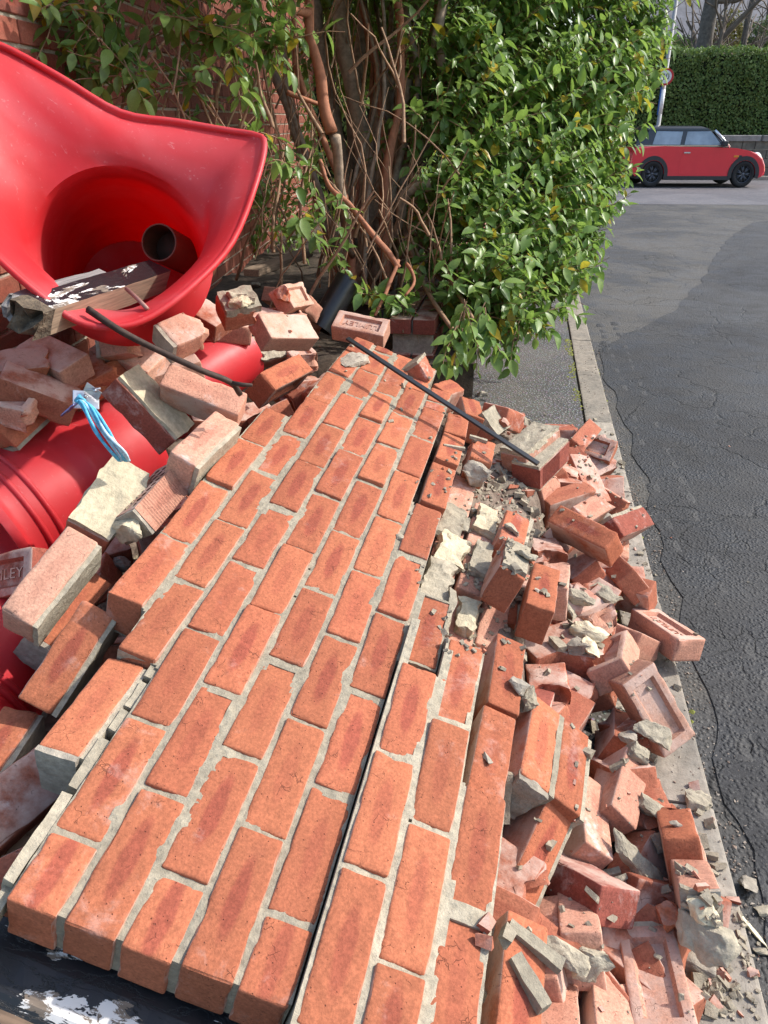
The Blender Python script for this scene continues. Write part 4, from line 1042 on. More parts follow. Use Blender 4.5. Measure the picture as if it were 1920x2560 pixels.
# more bricks deep in the heap, filling it
rnd = random.Random(77)
fill_m = [set_sharp(brick_mesh((.225, .106, .0755), 600 + i)) for i in range(4)] + [set_sharp(brick_mesh((.15, .106, .0755), 620 + i, broken=True)) for i in range(4)] + [set_sharp(brick_mesh((.225, .106, .0755), 640, 'frog'))]
for me in fill_m: me.materials.append(M['brick_loose'])
for i in range(125):
    if i < 90: s, q = rnd.uniform(-.15, 2.9), rnd.uniform(.70, 1.22); dz = rnd.uniform(.13, .20)
    else: s, q = rnd.uniform(.15, 2.5), rnd.uniform(-.6, -.1); dz = rnd.uniform(.17, .27)
    p = O1 + PA * s + PB * q; z = surf(p.x, p.y)[0] - dz
    al = (Vector((p.x, p.y, 0)) - K1).dot(KR)
    if al > -.14: continue
    if i < 90: z = max(PAVE + .045, z)
    rq = Quaternion((0, 0, 1), rnd.uniform(0, 6.28)) @ Quaternion((1, 0, 0), rnd.choice((0, 0, 1.57)) + rnd.gauss(0, .3)) @ Quaternion((0, 1, 0), rnd.gauss(0, .25))
    o = link('loose_brick', rnd.choice(fill_m), None, None, (p.x, p.y, z), rq)
    if i < 90: tag(o, 'brick lying deep in the right side of the heap under other bricks', 'brick', 'bricks buried in the right of the heap')
    else: tag(o, 'brick lying deep in the left of the heap around the red chute', 'brick', 'bricks buried in the left of the heap')
# ---------------------------------------------------------------- red plastic debris chute: hopper and tube sections
def plastic(name, col, rough=.38):
    m, nt, b = newmat(name); g = G(nt); co = g.n('TexCoord').outputs['Object']
    n1 = g.noise(co, 5, 4, .6); n2 = g.noise(co, 70, 5, .7); n4 = g.noise(co, 2.2, 3, .5, 1.0)
    c = g.mix(g.ss(n1, .35, .65), col, (col[0] * .86, col[1] * .7, col[2] * .7))
    scf = g.math('MULTIPLY', g.ss(n2, .60, .72), g.ss(n4, .45, .65))
    c = g.mix(g.math('MULTIPLY', scf, .7), c, (.78, .46, .45))
    c = g.mix(g.ss(n4, .42, .72, 0, .5), c, (.68, .19, .21))
    sm2 = g.n('Mapping'); g.l(co, sm2.inputs['Vector']); sm2.inputs['Scale'].default_value = (1, 6, 1.5)
    c = g.mix(g.math('MULTIPLY', g.ss(g.noise(sm2.outputs[0], 30, 6, .75, .4), .62, .70), .45), c, (.74, .42, .42))
    g.l(c, b.inputs['Base Color']); g.l(g.ss(n1, .3, .7, rough - .06, rough + .14), b.inputs['Roughness'])
    b.inputs['Subsurface Weight'].default_value = 0
    h = g.math('ADD', g.math('MULTIPLY', n2, .25), n1); g.l(g.bump(h, .12, .01), b.inputs['Normal'])
    tr = g.n('BsdfTranslucent'); tr.inputs['Color'].default_value = (.85, .02, .02, 1)
    mx = g.n('MixShader'); mx.inputs[0].default_value = .32
    g.l(b.outputs[0], mx.inputs[1]); g.l(tr.outputs[0], mx.inputs[2]); g.l(mx.outputs[0], nt.nodes['Material Output'].inputs['Surface'])
    return m
M['red_plastic'] = plastic('red_plastic', (.70, .032, .042), .48)
M['pipe_brown'] = simple('pipe_brown', (.15, .055, .028), .5, 0, 12, .2, .1)
M['black_plastic'] = simple('black_plastic', (.012, .012, .013), .3, 0, 20, .2, .05)
def shell(name, rings, th, mat, parent=None, closed_end=False):
    """double-walled skin through closed rings of points, thickness th towards the ring centre"""
    n = len(rings[0]); V = []; F = []
    cen = [sum(r, Vector()) / n for r in rings]
    for r in rings: V += r
    m = len(rings) * n
    for r, c in zip(rings, cen): V += [p + (c - p).normalized() * th for p in r]
    for i in range(len(rings) - 1):
        for k in range(n):
            k2 = (k + 1) % n
            F.append([i * n + k, i * n + k2, (i + 1) * n + k2, (i + 1) * n + k]); F.append([m + i * n + k, m + (i + 1) * n + k, m + (i + 1) * n + k2, m + i * n + k2])
    e = (len(rings) - 1) * n
    for k in range(n):
        k2 = (k + 1) % n
        F.append([k, m + k, m + k2, k2]); F.append([e + k, e + k2, m + e + k2, m + e + k])
    me = mesh(name, V, F, True); set_sharp(me, 50)
    return link(name, me, mat, parent)
rim = [(0, 118, 1.98), (150, 198, 2.03), (300, 287, 2.08), (440, 309, 2.12), (560, 329, 2.14), (628, 340, 2.14), (652, 362, 2.12), (630, 455, 2.08), (570, 600, 2.0), (478, 702, 1.92),
       (375, 780, 1.86), (290, 806, 1.82), (195, 792, 1.79), (90, 715, 1.75), (0, 635, 1.72), (-120, 520, 1.72), (-225, 350, 1.77), (-235, 180, 1.84), (-130, 90, 1.92)]
rp = catmull([at(*p) for p in rim], 4, True); NR = len(rp)
ctr = at(308, 640, 2.13); axis = (at(335, 715, 3.1) - at(310, 630, 2.28)).normalized()
# align the throat circle's starting angle with the rim
def circ(c, ax, r, ref):
    u = (ref - c); u = (u - ax * u.dot(ax)).normalized(); w = ax.cross(u); pts = []
    return u, w
u, w = circ(ctr, axis, 1, rp[0])
rc = sum(rp, Vector()) / NR
if ((rp[5] - rc).dot(w)) < 0: w = -w
def ring(c, r, sq=0): return [c + u * (r * math.cos(a)) + w * (r * math.sin(a)) for a in angs]
angs = []
for p in rp:
    d = p - rc; angs.append(math.atan2(d.dot(w), d.dot(u)))
for i in range(1, NR):
    while angs[i] < angs[i - 1] - 3: angs[i] += 2 * math.pi
ctr_b = ctr
ring_b = ring(ctr, .245); ring_t = ring(ctr + axis * .05, .232); ring_e = ring(ctr + axis * 1.05, .222)
rings = []
lip = [p + (p - rc).normalized() * .012 for p in rp]
rings.append(lip); rings.append([p + axis * .012 + (p - rc).normalized() * .002 for p in rp])
for k in (.12, .3, .5, .7, .86, 1.0):
    f = k ** 1.25; rings.append([a * (1 - k) + b * k + (rc + (ctr - rc) * k - (a * (1 - k) + b * k)) * (.16 * math.sin(math.pi * k)) for a, b in zip(rp, ring_b)])
rings.append(ring(ctr + axis * .02, .236)); rings.append(ring_t); rings.append(ring(ctr + axis * .09, .231)); rings.append(ring_e); rings.append(ring(ctr + axis * 1.06, .12)); rings.append(ring(ctr + axis * 1.062, .012))
hop = empty('chute_hopper', ctr); tag(hop, 'large red plastic hopper with a wide wavy mouth at upper left', 'chute')
hm = shell('hopper_body', rings, .009, M['red_plastic'], hop); hm.location = -ctr
rimt = link('rim', tube('rim', lip + [lip[0], lip[1]], .0085, 8, False), M['red_plastic'], hop); rimt.location = -ctr
def chute(name, P, Q, r0, r1, label, collars=(), rib=True, n=48):
    """tapered tube section from P (radius r0) to Q (radius r1)"""
    ax = (Q - P).normalized(); Lg = (Q - P).length; t = empty(name, P); tag(t, label, 'chute')
    uu = ax.cross(Vector((0, 0, 1))).normalized(); ww = ax.cross(uu)
    def rg(s, r, ov=0): return [ax * (s * Lg) + uu * (r * math.cos(2 * math.pi * k / n)) + ww * (r * math.sin(2 * math.pi * k / n)) * (1 - ov) for k in range(n)]
    sec = [(0, r0 * 1.06), (.02, r0 * 1.075), (.045, r0 * 1.075), (.06, r0 * 1.02)]
    for s in [i / 24 for i in range(2, 24)]:
        r = r0 + (r1 - r0) * s
        for c0, c1, dr in collars:
            if c0 <= s <= c1: r += dr
        sec.append((s, r))
    sec += [(1, r1)]
    shell('tube', [rg(s, r) for s, r in sec], .008, M['red_plastic'], t)
    if rib:
        for k in (.16, .24):
            V, Fc = [], []; tube_vf(rg(k, r0 + (r1 - r0) * k + .001) + rg(k, r0 + (r1 - r0) * k + .001)[:2], .008, 8, V, Fc, False)
            link('rib', mesh('rib', V, Fc, True), M['red_plastic'], t)
    return t
chute('chute_section', at(-35, 1340, 2.16), at(340, 1105, 2.46), .215, .165, 'red tapered chute tube with raised collars lying under the bricks at left', collars=((.52, .6, .014), (.6, 1, .006)))
chute('chute_section', at(-190, 1810, 1.72), at(0, 1540, 1.95), .23, .18, 'red chute tube with dark open mouth at the lower left edge')
chute('chute_section', at(400, 1010, 2.80), at(600, 880, 3.05), .14, .125, 'red chute tube glimpsed between bricks near the rusty rod', rib=False)

# clay-coloured pipe in the hopper
pm = at(397, 606, 2.30); pe = at(560, 690, 2.85)
pd = (pe - pm).normalized(); pu = pd.cross(Vector((0, 0, 1))).normalized(); pw = pd.cross(pu)
pc = empty('drain_pipe', pm); tag(pc, 'brown plastic drain pipe lying inside the red hopper', 'pipe')
def pipe_rings(r, stations, uu, ww, dd, n=32): return [[dd * s + uu * (r * k_ * math.cos(2 * math.pi * k / n)) + ww * (r * k_ * math.sin(2 * math.pi * k / n)) for k in range(n)] for s, k_ in stations]
shell('pipe', pipe_rings(.055, [(0, 1), (.003, 1.02), (.2, 1.02), (.34, 1.02)], pu, pw, pd), .004, M['pipe_brown'], pc)
link('inner_plug', tube('inner_plug', [pd * .09, pd * .25], .049, 24), simple('pipe_inside', (.07, .03, .02), .8), pc)  # solid darker plug filling the pipe behind its mouth
# black plastic pipe in the shrub
bp0 = at(866, 708, 3.65); bp1 = at(815, 795, 3.65); bd = (bp1 - bp0).normalized(); bu = bd.cross(Vector((0, 0, 1))).normalized(); bw = bd.cross(bu)
bk = empty('black_pipe', bp1); tag(bk, 'black plastic pipe end sticking up at the foot of the shrub', 'pipe')
o = shell('pipe', pipe_rings(.062, [(-.02, 1), (.0, 1), (.15, 1), (.25, 1)], bu, bw, bd), .005, M['black_plastic'], bk); o.location = bp0 - bp1

# ---------------------------------------------------------------- timber with peeling black and white paint
def paint_mat(name, seed, thr=.52, wood=(.22, .17, .13), tb=None):
    m, nt, b = newmat(name); g = G(nt); tc = g.n('TexCoord'); co = g.vmath('ADD', tc.outputs['Object'], (seed, 0, 0))
    mp = g.n('Mapping'); g.l(co, mp.inputs['Vector']); mp.inputs['Scale'].default_value = (.3, 1, 1)
    st = g.n('Mapping'); g.l(co, st.inputs['Vector']); st.inputs['Scale'].default_value = (.06, 1, 1)
    grain = g.noise(st.outputs[0], 140, 4, .6); n1 = g.noise(mp.outputs[0], 16, 6, .65, .5); n2 = g.noise(mp.outputs[0], 38, 8, .72, .7)
    c = g.mix(g.ss(grain, .3, .7), wood, tuple(x * .55 for x in wood))
    wm = g.ss(n2, thr - .02, thr + .0); tb = thr - .10 if tb is None else tb; bmk = g.ss(n1, tb, tb + .01)
    c = g.mix(wm, c, (.66, .63, .60)); c = g.mix(bmk, c, (.012, .012, .014))
    g.l(c, b.inputs['Base Color']); g.l(g.ss(bmk, 0, 1, .8, .35), b.inputs['Roughness'])
    h = g.math('ADD', g.math('MULTIPLY', grain, .3), g.math('ADD', wm, bmk)); g.l(g.bump(h, .6, .0015), b.inputs['Normal'])
    return m
M['painted'] = paint_mat('painted_timber', 0, .50, tb=.42); M['wood'] = paint_mat('bare_timber', 3, 1.5, (.36, .26, .18)); M['wood_grey'] = paint_mat('grey_timber', 5, 1.5, (.26, .24, .23))
M['rot'] = simple('rotten_wood', (.10, .075, .05), .95, 0, 30, .6, 1, .02)
M['rust'] = simple('rusty_iron', (.05, .028, .02), .75, .2, 60, .4, .4)
tp0 = at(62, 800, 1.70); tp1 = at(393, 690, 2.22)
tx = (tp1 - tp0).normalized(); tz = Vector((.25, -.55, .85)); tz = (tz - tx * tz.dot(tx)).normalized(); ty = tz.cross(tx)
tq = Matrix((tx, ty, tz)).transposed().to_quaternion(); TL = (tp1 - tp0).length
tm = empty('timber_post', (tp0 + tp1) / 2, tq); tag(tm, 'rotten timber post with peeling black and white paint resting in the hopper mouth', 'timber')
def beam(L, W, H, seed, rot_end=True, name='beam'):
    xs = [-L / 2 + L * i / 24 for i in range(25)]; V, F = lattice(xs, [-W / 2, -W / 2 + .008, 0, W / 2 - .008, W / 2], [-H / 2, 0, H / 2])
    for v in V:
        p = v.copy(); v.y += .002 * n3(p, 12, seed); v.z += .0025 * n3(p, 15, seed + 2)
        if rot_end and p.x < -L / 2 + .06:
            k = (-L / 2 + .06 - p.x) / .06; v.x += k * .06 * n3(p, 40, seed) + k * .03 * n3(p, 90, seed); v.z += k * .012 * n3(p, 60, seed + 4); v.y += k * .012 * n3(p, 60, seed + 1)
    return mesh(name, V, F, False)
bmse = beam(TL, .07, .066, 3); bmse.materials.append(M['wood']); bmse.materials.append(M['painted']); bmse.materials.append(M['rot'])
for p in bmse.polygons:
    if p.normal.z > .8: p.material_index = 1
    if p.center.x < -TL / 2 + .05: p.material_index = 2
link('beam', bmse, None, tm)
bf = beam(TL * .62, .03, .05, 8); bf.materials.append(M['wood_grey']); link('batten', bf, None, tm, (-.08, .058, -.006))
# rusty rod and nail
r0, r1 = at(219, 772, 1.76), at(590, 962, 2.0)
rd = empty('rusty_rod', r0); tag(rd, 'long bent rusty iron rod stuck in the timber post', 'rod')
pts = [at(219, 772, 1.80), at(300, 826, 1.80), at(400, 878, 1.84), at(500, 925, 1.88), at(575, 955, 1.93), at(600, 985, 1.97)]
link('rod', tube('rod', [p - r0 for p in catmull(pts, 5)], .0075, 10, True, .3), M['rust'], rd)
link('hook', tube('hook', [at(578, 957, 1.93) - r0, at(605, 962, 1.93) - r0, at(631, 963, 1.93) - r0], [.006, .006, .004], 8), M['rust'], rd)
nl = link('nail', tube('nail', [at(316, 722, 1.93), at(345, 748, 1.90), at(368, 772, 1.87)], .0055, 10), simple('nail', (.30, .16, .13), .6, .3)); tag(nl, 'pinkish iron bolt poking out of the timber post', 'bolt')
# black strip across the head of the wall
s0, s1 = at(868, 846, 2.62), at(1346, 1160, 2.38)
sx = (s1 - s0).normalized(); sz = Vector((.2, -.3, .9)); sz = (sz - sx * sz.dot(sx)).normalized(); sy = sz.cross(sx)
me = bevel_box('strip', ((s1 - s0).length / 2, .0095, .004), .0012, 1)
for v in me.vertices: v.co.z -= .012 * (1 - (v.co.x / ((s1 - s0).length / 2)) ** 2) * 0
stp = link('black_strip', me, M['black_plastic'], None, (s0 + s1) / 2, Matrix((sx, sy, sz)).transposed().to_quaternion()); tag(stp, 'long thin black strip lying across the head of the fallen wall', 'strip')
# peeling black board at the front end of the slab
bo = panel_pt(O1, 0, -1.2, -.118); bx = PB.copy(); bn = PN.copy(); by = bn.cross(bx)
if by.dot(PA) > 0: by = -by                       # by points towards the viewer
prof = [(-.03, .0), (.012, .0), (.060, -.006), (.075, -.020), (.090, -.022), (.098, -.034), (.150, -.040), (.165, -.055), (.165, -.11), (-.03, -.11)]
nL = 60; V, Fc = [], []
for i in range(nL + 1):
    x = -.25 + 1.5 * i / nL
    for a, z in prof: V.append(bo + bx * x + by * (a + .002 * n3((x, a, 0), 9)) + bn * (z + .0025 * n3((x, a, 1), 22)))
np_ = len(prof)
for i in range(nL):
    for k in range(np_): Fc.append([i * np_ + k, (i + 1) * np_ + k, (i + 1) * np_ + (k + 1) % np_, i * np_ + (k + 1) % np_])
Fc.append(list(range(np_))); Fc.append([nL * np_ + k for k in range(np_)][::-1])
V = [v - bo for v in V]
me = mesh('board', V, Fc)
bq = Matrix((bx, by, bn)).transposed() if Matrix((bx, by, bn)).determinant() > 0 else Matrix((bx, -by, bn)).transposed()
inv3 = bq.inverted()
for v in me.vertices: v.co = inv3 @ v.co
M['board_paint'] = paint_mat('board_paint', 9, .51, tb=.40); M['wood_brown'] = paint_mat('brown_timber', 2, .64, (.20, .13, .085))
for k in ('board_paint', 'wood_brown', 'wood_grey'): me.materials.append(M[k])
for i, p in enumerate(me.polygons):
    k = i % np_ if i < nL * np_ else 9
    p.material_index = 0 if k < 3 or k == 9 else 1 if k < 6 else 2
bd_ = link('painted_board', me, None, None, bo, bq.to_quaternion()); tag(bd_, 'weathered moulded board with flaking black and white paint along the wall end', 'board')
# blue rope, chain and bracket on the chute
def coil(pts, r, sides=7): return tube('strand', catmull(pts, 6), r, sides)
M['rope'] = simple('rope_blue', (.10, .42, .62), .8, 0, 120, .3, .3); M['rope_pale'] = simple('rope_pale', (.42, .62, .74), .8, 0, 120, .3, .3)
M['steel'] = simple('zinc_steel', (.55, .57, .6), .35, .9, 40, .15, .1); M['chain'] = simple('chain_violet', (.22, .21, .42), .3, .8, 40, .2, 0)
rc0 = at(205, 1005, 1.86)
rope = empty('blue_rope', rc0); tag(rope, 'frayed bundle of light blue rope strands tied to the chute bracket', 'rope')
rr = random.Random(2)
for k in range(9):
    ox, oy = rr.uniform(-15, 15), rr.uniform(-9, 9)
    P = [at(196 + ox * .3, 998 + oy * .3, 1.83), at(222 + ox, 1020 + oy, 1.81), at(250 + ox * 1.5 + rr.uniform(-6, 6), 1070 + oy * 1.6, 1.80 + rr.uniform(-.01, .01)), at(285 + ox * 1.5 + rr.uniform(-7, 7), 1120 + oy, 1.82), at(310 + ox * .9, 1152, 1.86)]
    link('strand', coil([p - rc0 for p in P], .0035), M['rope' if k % 3 else 'rope_pale'], rope)
link('knot', tube('knot', [at(190, 1003, 1.83) - rc0, at(200, 990, 1.82) - rc0, at(210, 1000, 1.82) - rc0, at(200, 1008, 1.83) - rc0, at(192, 1000, 1.82) - rc0], .0055, 8), M['rope'], rope)
bkt = empty('chute_bracket', at(215, 1000, 1.88)); tag(bkt, 'small galvanised bracket with bolts on the chute beside the blue rope', 'bracket')
p_ = bevel_box('plate', (.030, .024, .0025), .0012, 1); o = link('plate', p_, M['steel'], bkt, (0, 0, 0)); o.rotation_euler = (R(50), R(10), R(20))
o = link('plate', bevel_box('plate', (.022, .012, .002), .001, 1), M['steel'], bkt, (.02, 0, .022)); o.rotation_euler = (R(80), R(30), R(-20))
for q in ((.005, -.01, .012), (.03, -.008, .026)): link('bolt', tube('bolt', [Vector(q), Vector(q) + Vector((.004, -.014, .006))], .005, 6), M['steel'], bkt)
link('pin', tube('pin', [Vector((.01, -.012, .03)), Vector((.045, -.012, .033))], .0028, 8), M['steel'], bkt)
chn = empty('chain', at(175, 1025, 1.88)); tag(chn, 'short violet-tinted chain beside the blue rope', 'chain')
for k in range(3):
    c0 = at(188 - k * 12, 1012 + k * 9, 1.85) - chn.location; loop = []
    a1 = Vector((-.7, .1, -.6)).normalized(); a2 = Vector((.3, -.6, .5)).normalized() if k % 2 else Vector((.6, .5, .4)).normalized()
    for q in range(17): t_ = 2 * math.pi * q / 16; loop.append(c0 + a1 * (.014 * math.cos(t_)) + a2 * (.008 * math.sin(t_)))
    link('chain_link', tube('chain_link', loop, .0024, 6, False), M['chain'], chn)
# ---------------------------------------------------------------- the big leaning shrub
M['leaf'] = leaf_mat('shrub_leaf', (.115, .225, .05), (.27, .40, .10), .05, .5, .36)
M['stem'] = simple('shrub_bark', (.31, .23, .165), .9, 0, 30, .35, .5, .006)
M['stem_red'] = simple('red_bark', (.34, .135, .07), .8, 0, 30, .25, .3, .004)
M['twig_brown'] = simple('twig_brown', (.28, .17, .10), .85, 0, 40, .3, 0)
def leaf_vf(seed):
    rnd = random.Random(seed); st = [(0, .05), (.14, .62), (.34, 1.0), (.58, .92), (.82, .48), (1, .0)]; V, F = [], []
    fold = rnd.uniform(.18, .5); curl = rnd.uniform(.15, .5); tw = rnd.uniform(-.25, .25); wd = rnd.uniform(.22, .27)
    for x, wv in st:
        z = -curl * x * x * .5; y = wd * wv; a = tw * x
        for s in (-1, 0, 1):
            yy, zz = s * y, z + abs(s) * y * fold; V.append(Vector((x, yy * math.cos(a) - zz * math.sin(a) * 0, zz + s * y * math.sin(a))))
    for i in range(len(st) - 1):
        for k in (0, 1): F.append([i * 3 + k, (i + 1) * 3 + k, (i + 1) * 3 + k + 1, i * 3 + k + 1])
    return V, F
LV = [leaf_vf(s) for s in range(7)]
LM = []
for i, (v, f) in enumerate(LV):
    me = mesh('leaf', v, f, True); me.materials.append(M['leaf']); LM.append(me)
SB = at(905, 720, 4.75); SB.z = .5
shrub = empty('shrub', SB); tag(shrub, 'big leafy evergreen shrub with brown stems leaning over the footway', 'shrub')
# blobs of foliage: px, py, depth, radius, twigs, kind (d dense lit side, s sparse shaded side, u unseen crown added for shade)
BLOBS = [(1000, -330, 4.1, .6, 60, 'u'), (800, -420, 3.8, .6, 60, 'u'), (1250, -300, 4.4, .6, 60, 'u'), (600, -380, 3.5, .5, 45, 'u'), (1050, -700, 4.0, .7, 60, 'u'), (760, 120, 6.6, .8, 60, 's'), (950, 300, 6.8, .9, 70, 's'), (820, 480, 6.2, .7, 50, 's'), (1080, 80, 6.5, .9, 60, 's'), (700, 500, 6.3, .5, 30, 's'), (1080, 620, 6.0, .6, 40, 's'),
         (1230, 60, 4.7, .62, 80, 'd'), (1400, 30, 5.0, .62, 85, 'd'), (1120, 130, 4.5, .40, 40, 'd'), (1480, 210, 5.0, .42, 60, 'd'), (1330, 260, 4.75, .55, 80, 'd'), (1180, 330, 4.4, .40, 48, 'd'),
         (1430, 400, 4.9, .42, 58, 'd'), (1280, 480, 4.5, .45, 62, 'd'), (1400, 560, 4.75, .34, 44, 'd'), (1210, 600, 4.15, .32, 40, 'd'), (1330, 680, 4.35, .27, 34, 'd'), (1190, 730, 3.9, .22, 26, 'd'),
         (1270, 770, 3.95, .17, 16, 'd'), (1420, 690, 4.6, .2, 18, 'd'), (1150, 850, 3.35, .09, 7, 'h'), (1200, 830, 3.5, .10, 8, 'h'), (1290, 850, 3.8, .07, 5, 'h'), (1100, 480, 4.2, .28, 22, 'd'),
         (1080, 640, 4.1, .2, 12, 's'), (1060, 300, 4.3, .25, 14, 's'), (1560, 90, 5.1, .32, 34, 'd'), (1480, 520, 4.9, .22, 20, 'd'),
         (130, 20, 2.75, .16, 9, 's'), (280, 70, 2.9, .24, 15, 's'), (430, 60, 2.95, .26, 15, 's'), (560, 90, 3.0, .22, 12, 's'), (330, 190, 2.9, .2, 9, 's'), (470, 200, 3.0, .2, 8, 's'), (680, 110, 3.1, .16, 8, 's'),
         (300, -60, 2.8, .3, 18, 's'), (620, -40, 3.1, .3, 14, 's'), (640, 330, 3.5, .25, 6, 's'), (770, 420, 3.6, .2, 5, 's'), (740, 560, 3.6, .16, 5, 's'), (840, 640, 3.7, .12, 4, 's'),
         (930, 740, 3.8, .12, 6, 's'), (1010, 760, 3.8, .12, 7, 's'), (420, 330, 4.2, .5, 22, 's'), (560, 420, 4.6, .4, 14, 's'), (250, 250, 3.4, .25, 12, 's'), (180, 130, 3.2, .22, 8, 's')]
def proj(p):
    v = p - CAM; x = v.x; yc = -sp * v.y - cp * v.z; zc = cp * v.y - sp * v.z
    return (960 + FPX * x / zc, 1280 + FPX * yc / zc, zc)
rnd = random.Random(42)
# unseen upper crown, added to shade the house wall, given by place
UP = [(.2, 6.5, 2.5, .7, 60), (.7, 6.9, 3.1, .7, 60), (-.2, 6.2, 2.2, .5, 45), (0, 5.6, 2.6, .6, 55), (.4, 7.5, 2.8, .7, 50), (.3, 5.2, 3.0, .6, 55), (-.05, 3.5, 2.85, .5, 55), (.25, 3.7, 3.2, .5, 45), (-.45, 3.5, 2.35, .35, 35), (-.2, 4.4, 2.6, .5, 50), (.2, 4.8, 3.3, .6, 50)]
leaves = []           # (pos, quat, size)
TV, TF = [], []
for bx_, by_, bd_2, br_, nt_, kd in BLOBS + [(*u_, 'W') for u_ in UP]:
    C0 = at(bx_, by_, bd_2) if kd != 'W' else Vector((bx_, by_, bd_2))
    for k in range(int(nt_ * (1.7 if kd == 'd' else 2.2 if kd == 'W' else .9))):
        d = Vector((rnd.gauss(0, 1), rnd.gauss(0, 1), rnd.gauss(0, 1))).normalized()
        if kd == 'd':
            d = (d + Vector((.35, -.35, .1))).normalized(); g_ = (d * .55 + Vector((.55, -.15, .45))).normalized(); Lw = rnd.uniform(.22, .42)
        elif kd == 'h': g_ = (d * .4 + Vector((-.15, -.4, -.75))).normalized(); Lw = rnd.uniform(.14, .28)
        else: g_ = (d * .9 + Vector((-.05, -.2, .0))).normalized(); Lw = rnd.uniform(.18, .4)
        p = C0 + d * br_ * rnd.uniform(.35, .95) - g_ * Lw * .5
        pts = [p]; dd = g_.copy()
        for q in range(5):
            dd = (dd + Vector((rnd.gauss(0, .1), rnd.gauss(0, .1), rnd.gauss(.0, .1) - (.08 if kd != 'd' else .02)))).normalized(); pts.append(pts[-1] + dd * Lw / 5)
        tx_, ty_, tz_ = proj(pts[-1])
        if 0 < ty_ < 1000 and (tx_ > 1690 - max(0, ty_ - 120) * .33 + 10 or ty_ > 950): continue
        tube_vf(pts, [.0035, .003, .0026, .0022, .0018, .0012], 4, TV, TF, False)
        n_ = int(Lw / (.034 if kd not in 's' else .05)); rol = rnd.uniform(0, 3.14)
        for q in range(n_):
            f = (q + .6) / n_ * 5; i = min(4, int(f)); pp = pts[i].lerp(pts[i + 1], f - i); tdir = (pts[i + 1] - pts[i]).normalized()
            for s in (0, 1):
                if rnd.random() < .12: continue
                an = rol + q * 1.57 + s * math.pi; side = tdir.orthogonal().normalized(); side = Quaternion(tdir, an) @ side
                ld = (side * rnd.uniform(.7, 1.1) + tdir * rnd.uniform(.35, .8) + Vector((0, 0, -rnd.uniform(.1, .65)))).normalized()
                nr = (Vector((rnd.gauss(.25, .35), rnd.gauss(-.15, .35), 1)) - ld * ld.dot(Vector((.25, -.15, 1)))).normalized(); yv = nr.cross(ld).normalized(); nr = ld.cross(yv)
                leaves.append((pp, Matrix((ld, yv, nr)).transposed().to_quaternion(), rnd.choice((.045, .055, .065, .075, .085, .095)) * rnd.uniform(.9, 1.1)))
# drop leaves that would stand in front of the fallen wall's near half
keep = []
for L_ in leaves:
    x, y, z = proj(L_[0])
    if z < 2.4: continue
    if (x > 1715 and y > 0) or (y > 960) or (x < 1085 and y > 800): continue
    if x < 700 and y > 250 + max(0, (x - 560)) * 2 and z < 3.2: continue
    lim = 1690 - max(0, y - 120) * .33
    if y > 0 and x > lim + rnd.uniform(-60, 25): continue
    keep.append((L_, x, y, z))
# the 300 that show largest stand on their own, the rest is one mass
def score(k):
    (p, q, s), x, y, z = k
    if not (0 < x < 1920 and 0 < y < 1000): return 0
    vis = 1.0 + (y / 1000) * .3; return s / z * vis * (1.25 if z < 4.2 else 1)
keep.sort(key=score, reverse=True)
for (p, q, s), x, y, z in keep[:300]:
    o = link('leaf', LM[rnd.randrange(7)], None, shrub, p - SB, q); o.scale = (s, s, s)
V, Fc = [], []
for (p, q, s), x, y, z in keep[300:]:
    v, f = LV[rnd.randrange(7)]; b = len(V); m_ = q.to_matrix() * s; pl = p - SB
    V += [m_ @ w_ + pl for w_ in v]; Fc += [[b + i for i in ff] for ff in f]
fo = link('foliage', mesh('foliage', V, Fc, True), M['leaf'], shrub); tag(fo, kind='stuff')
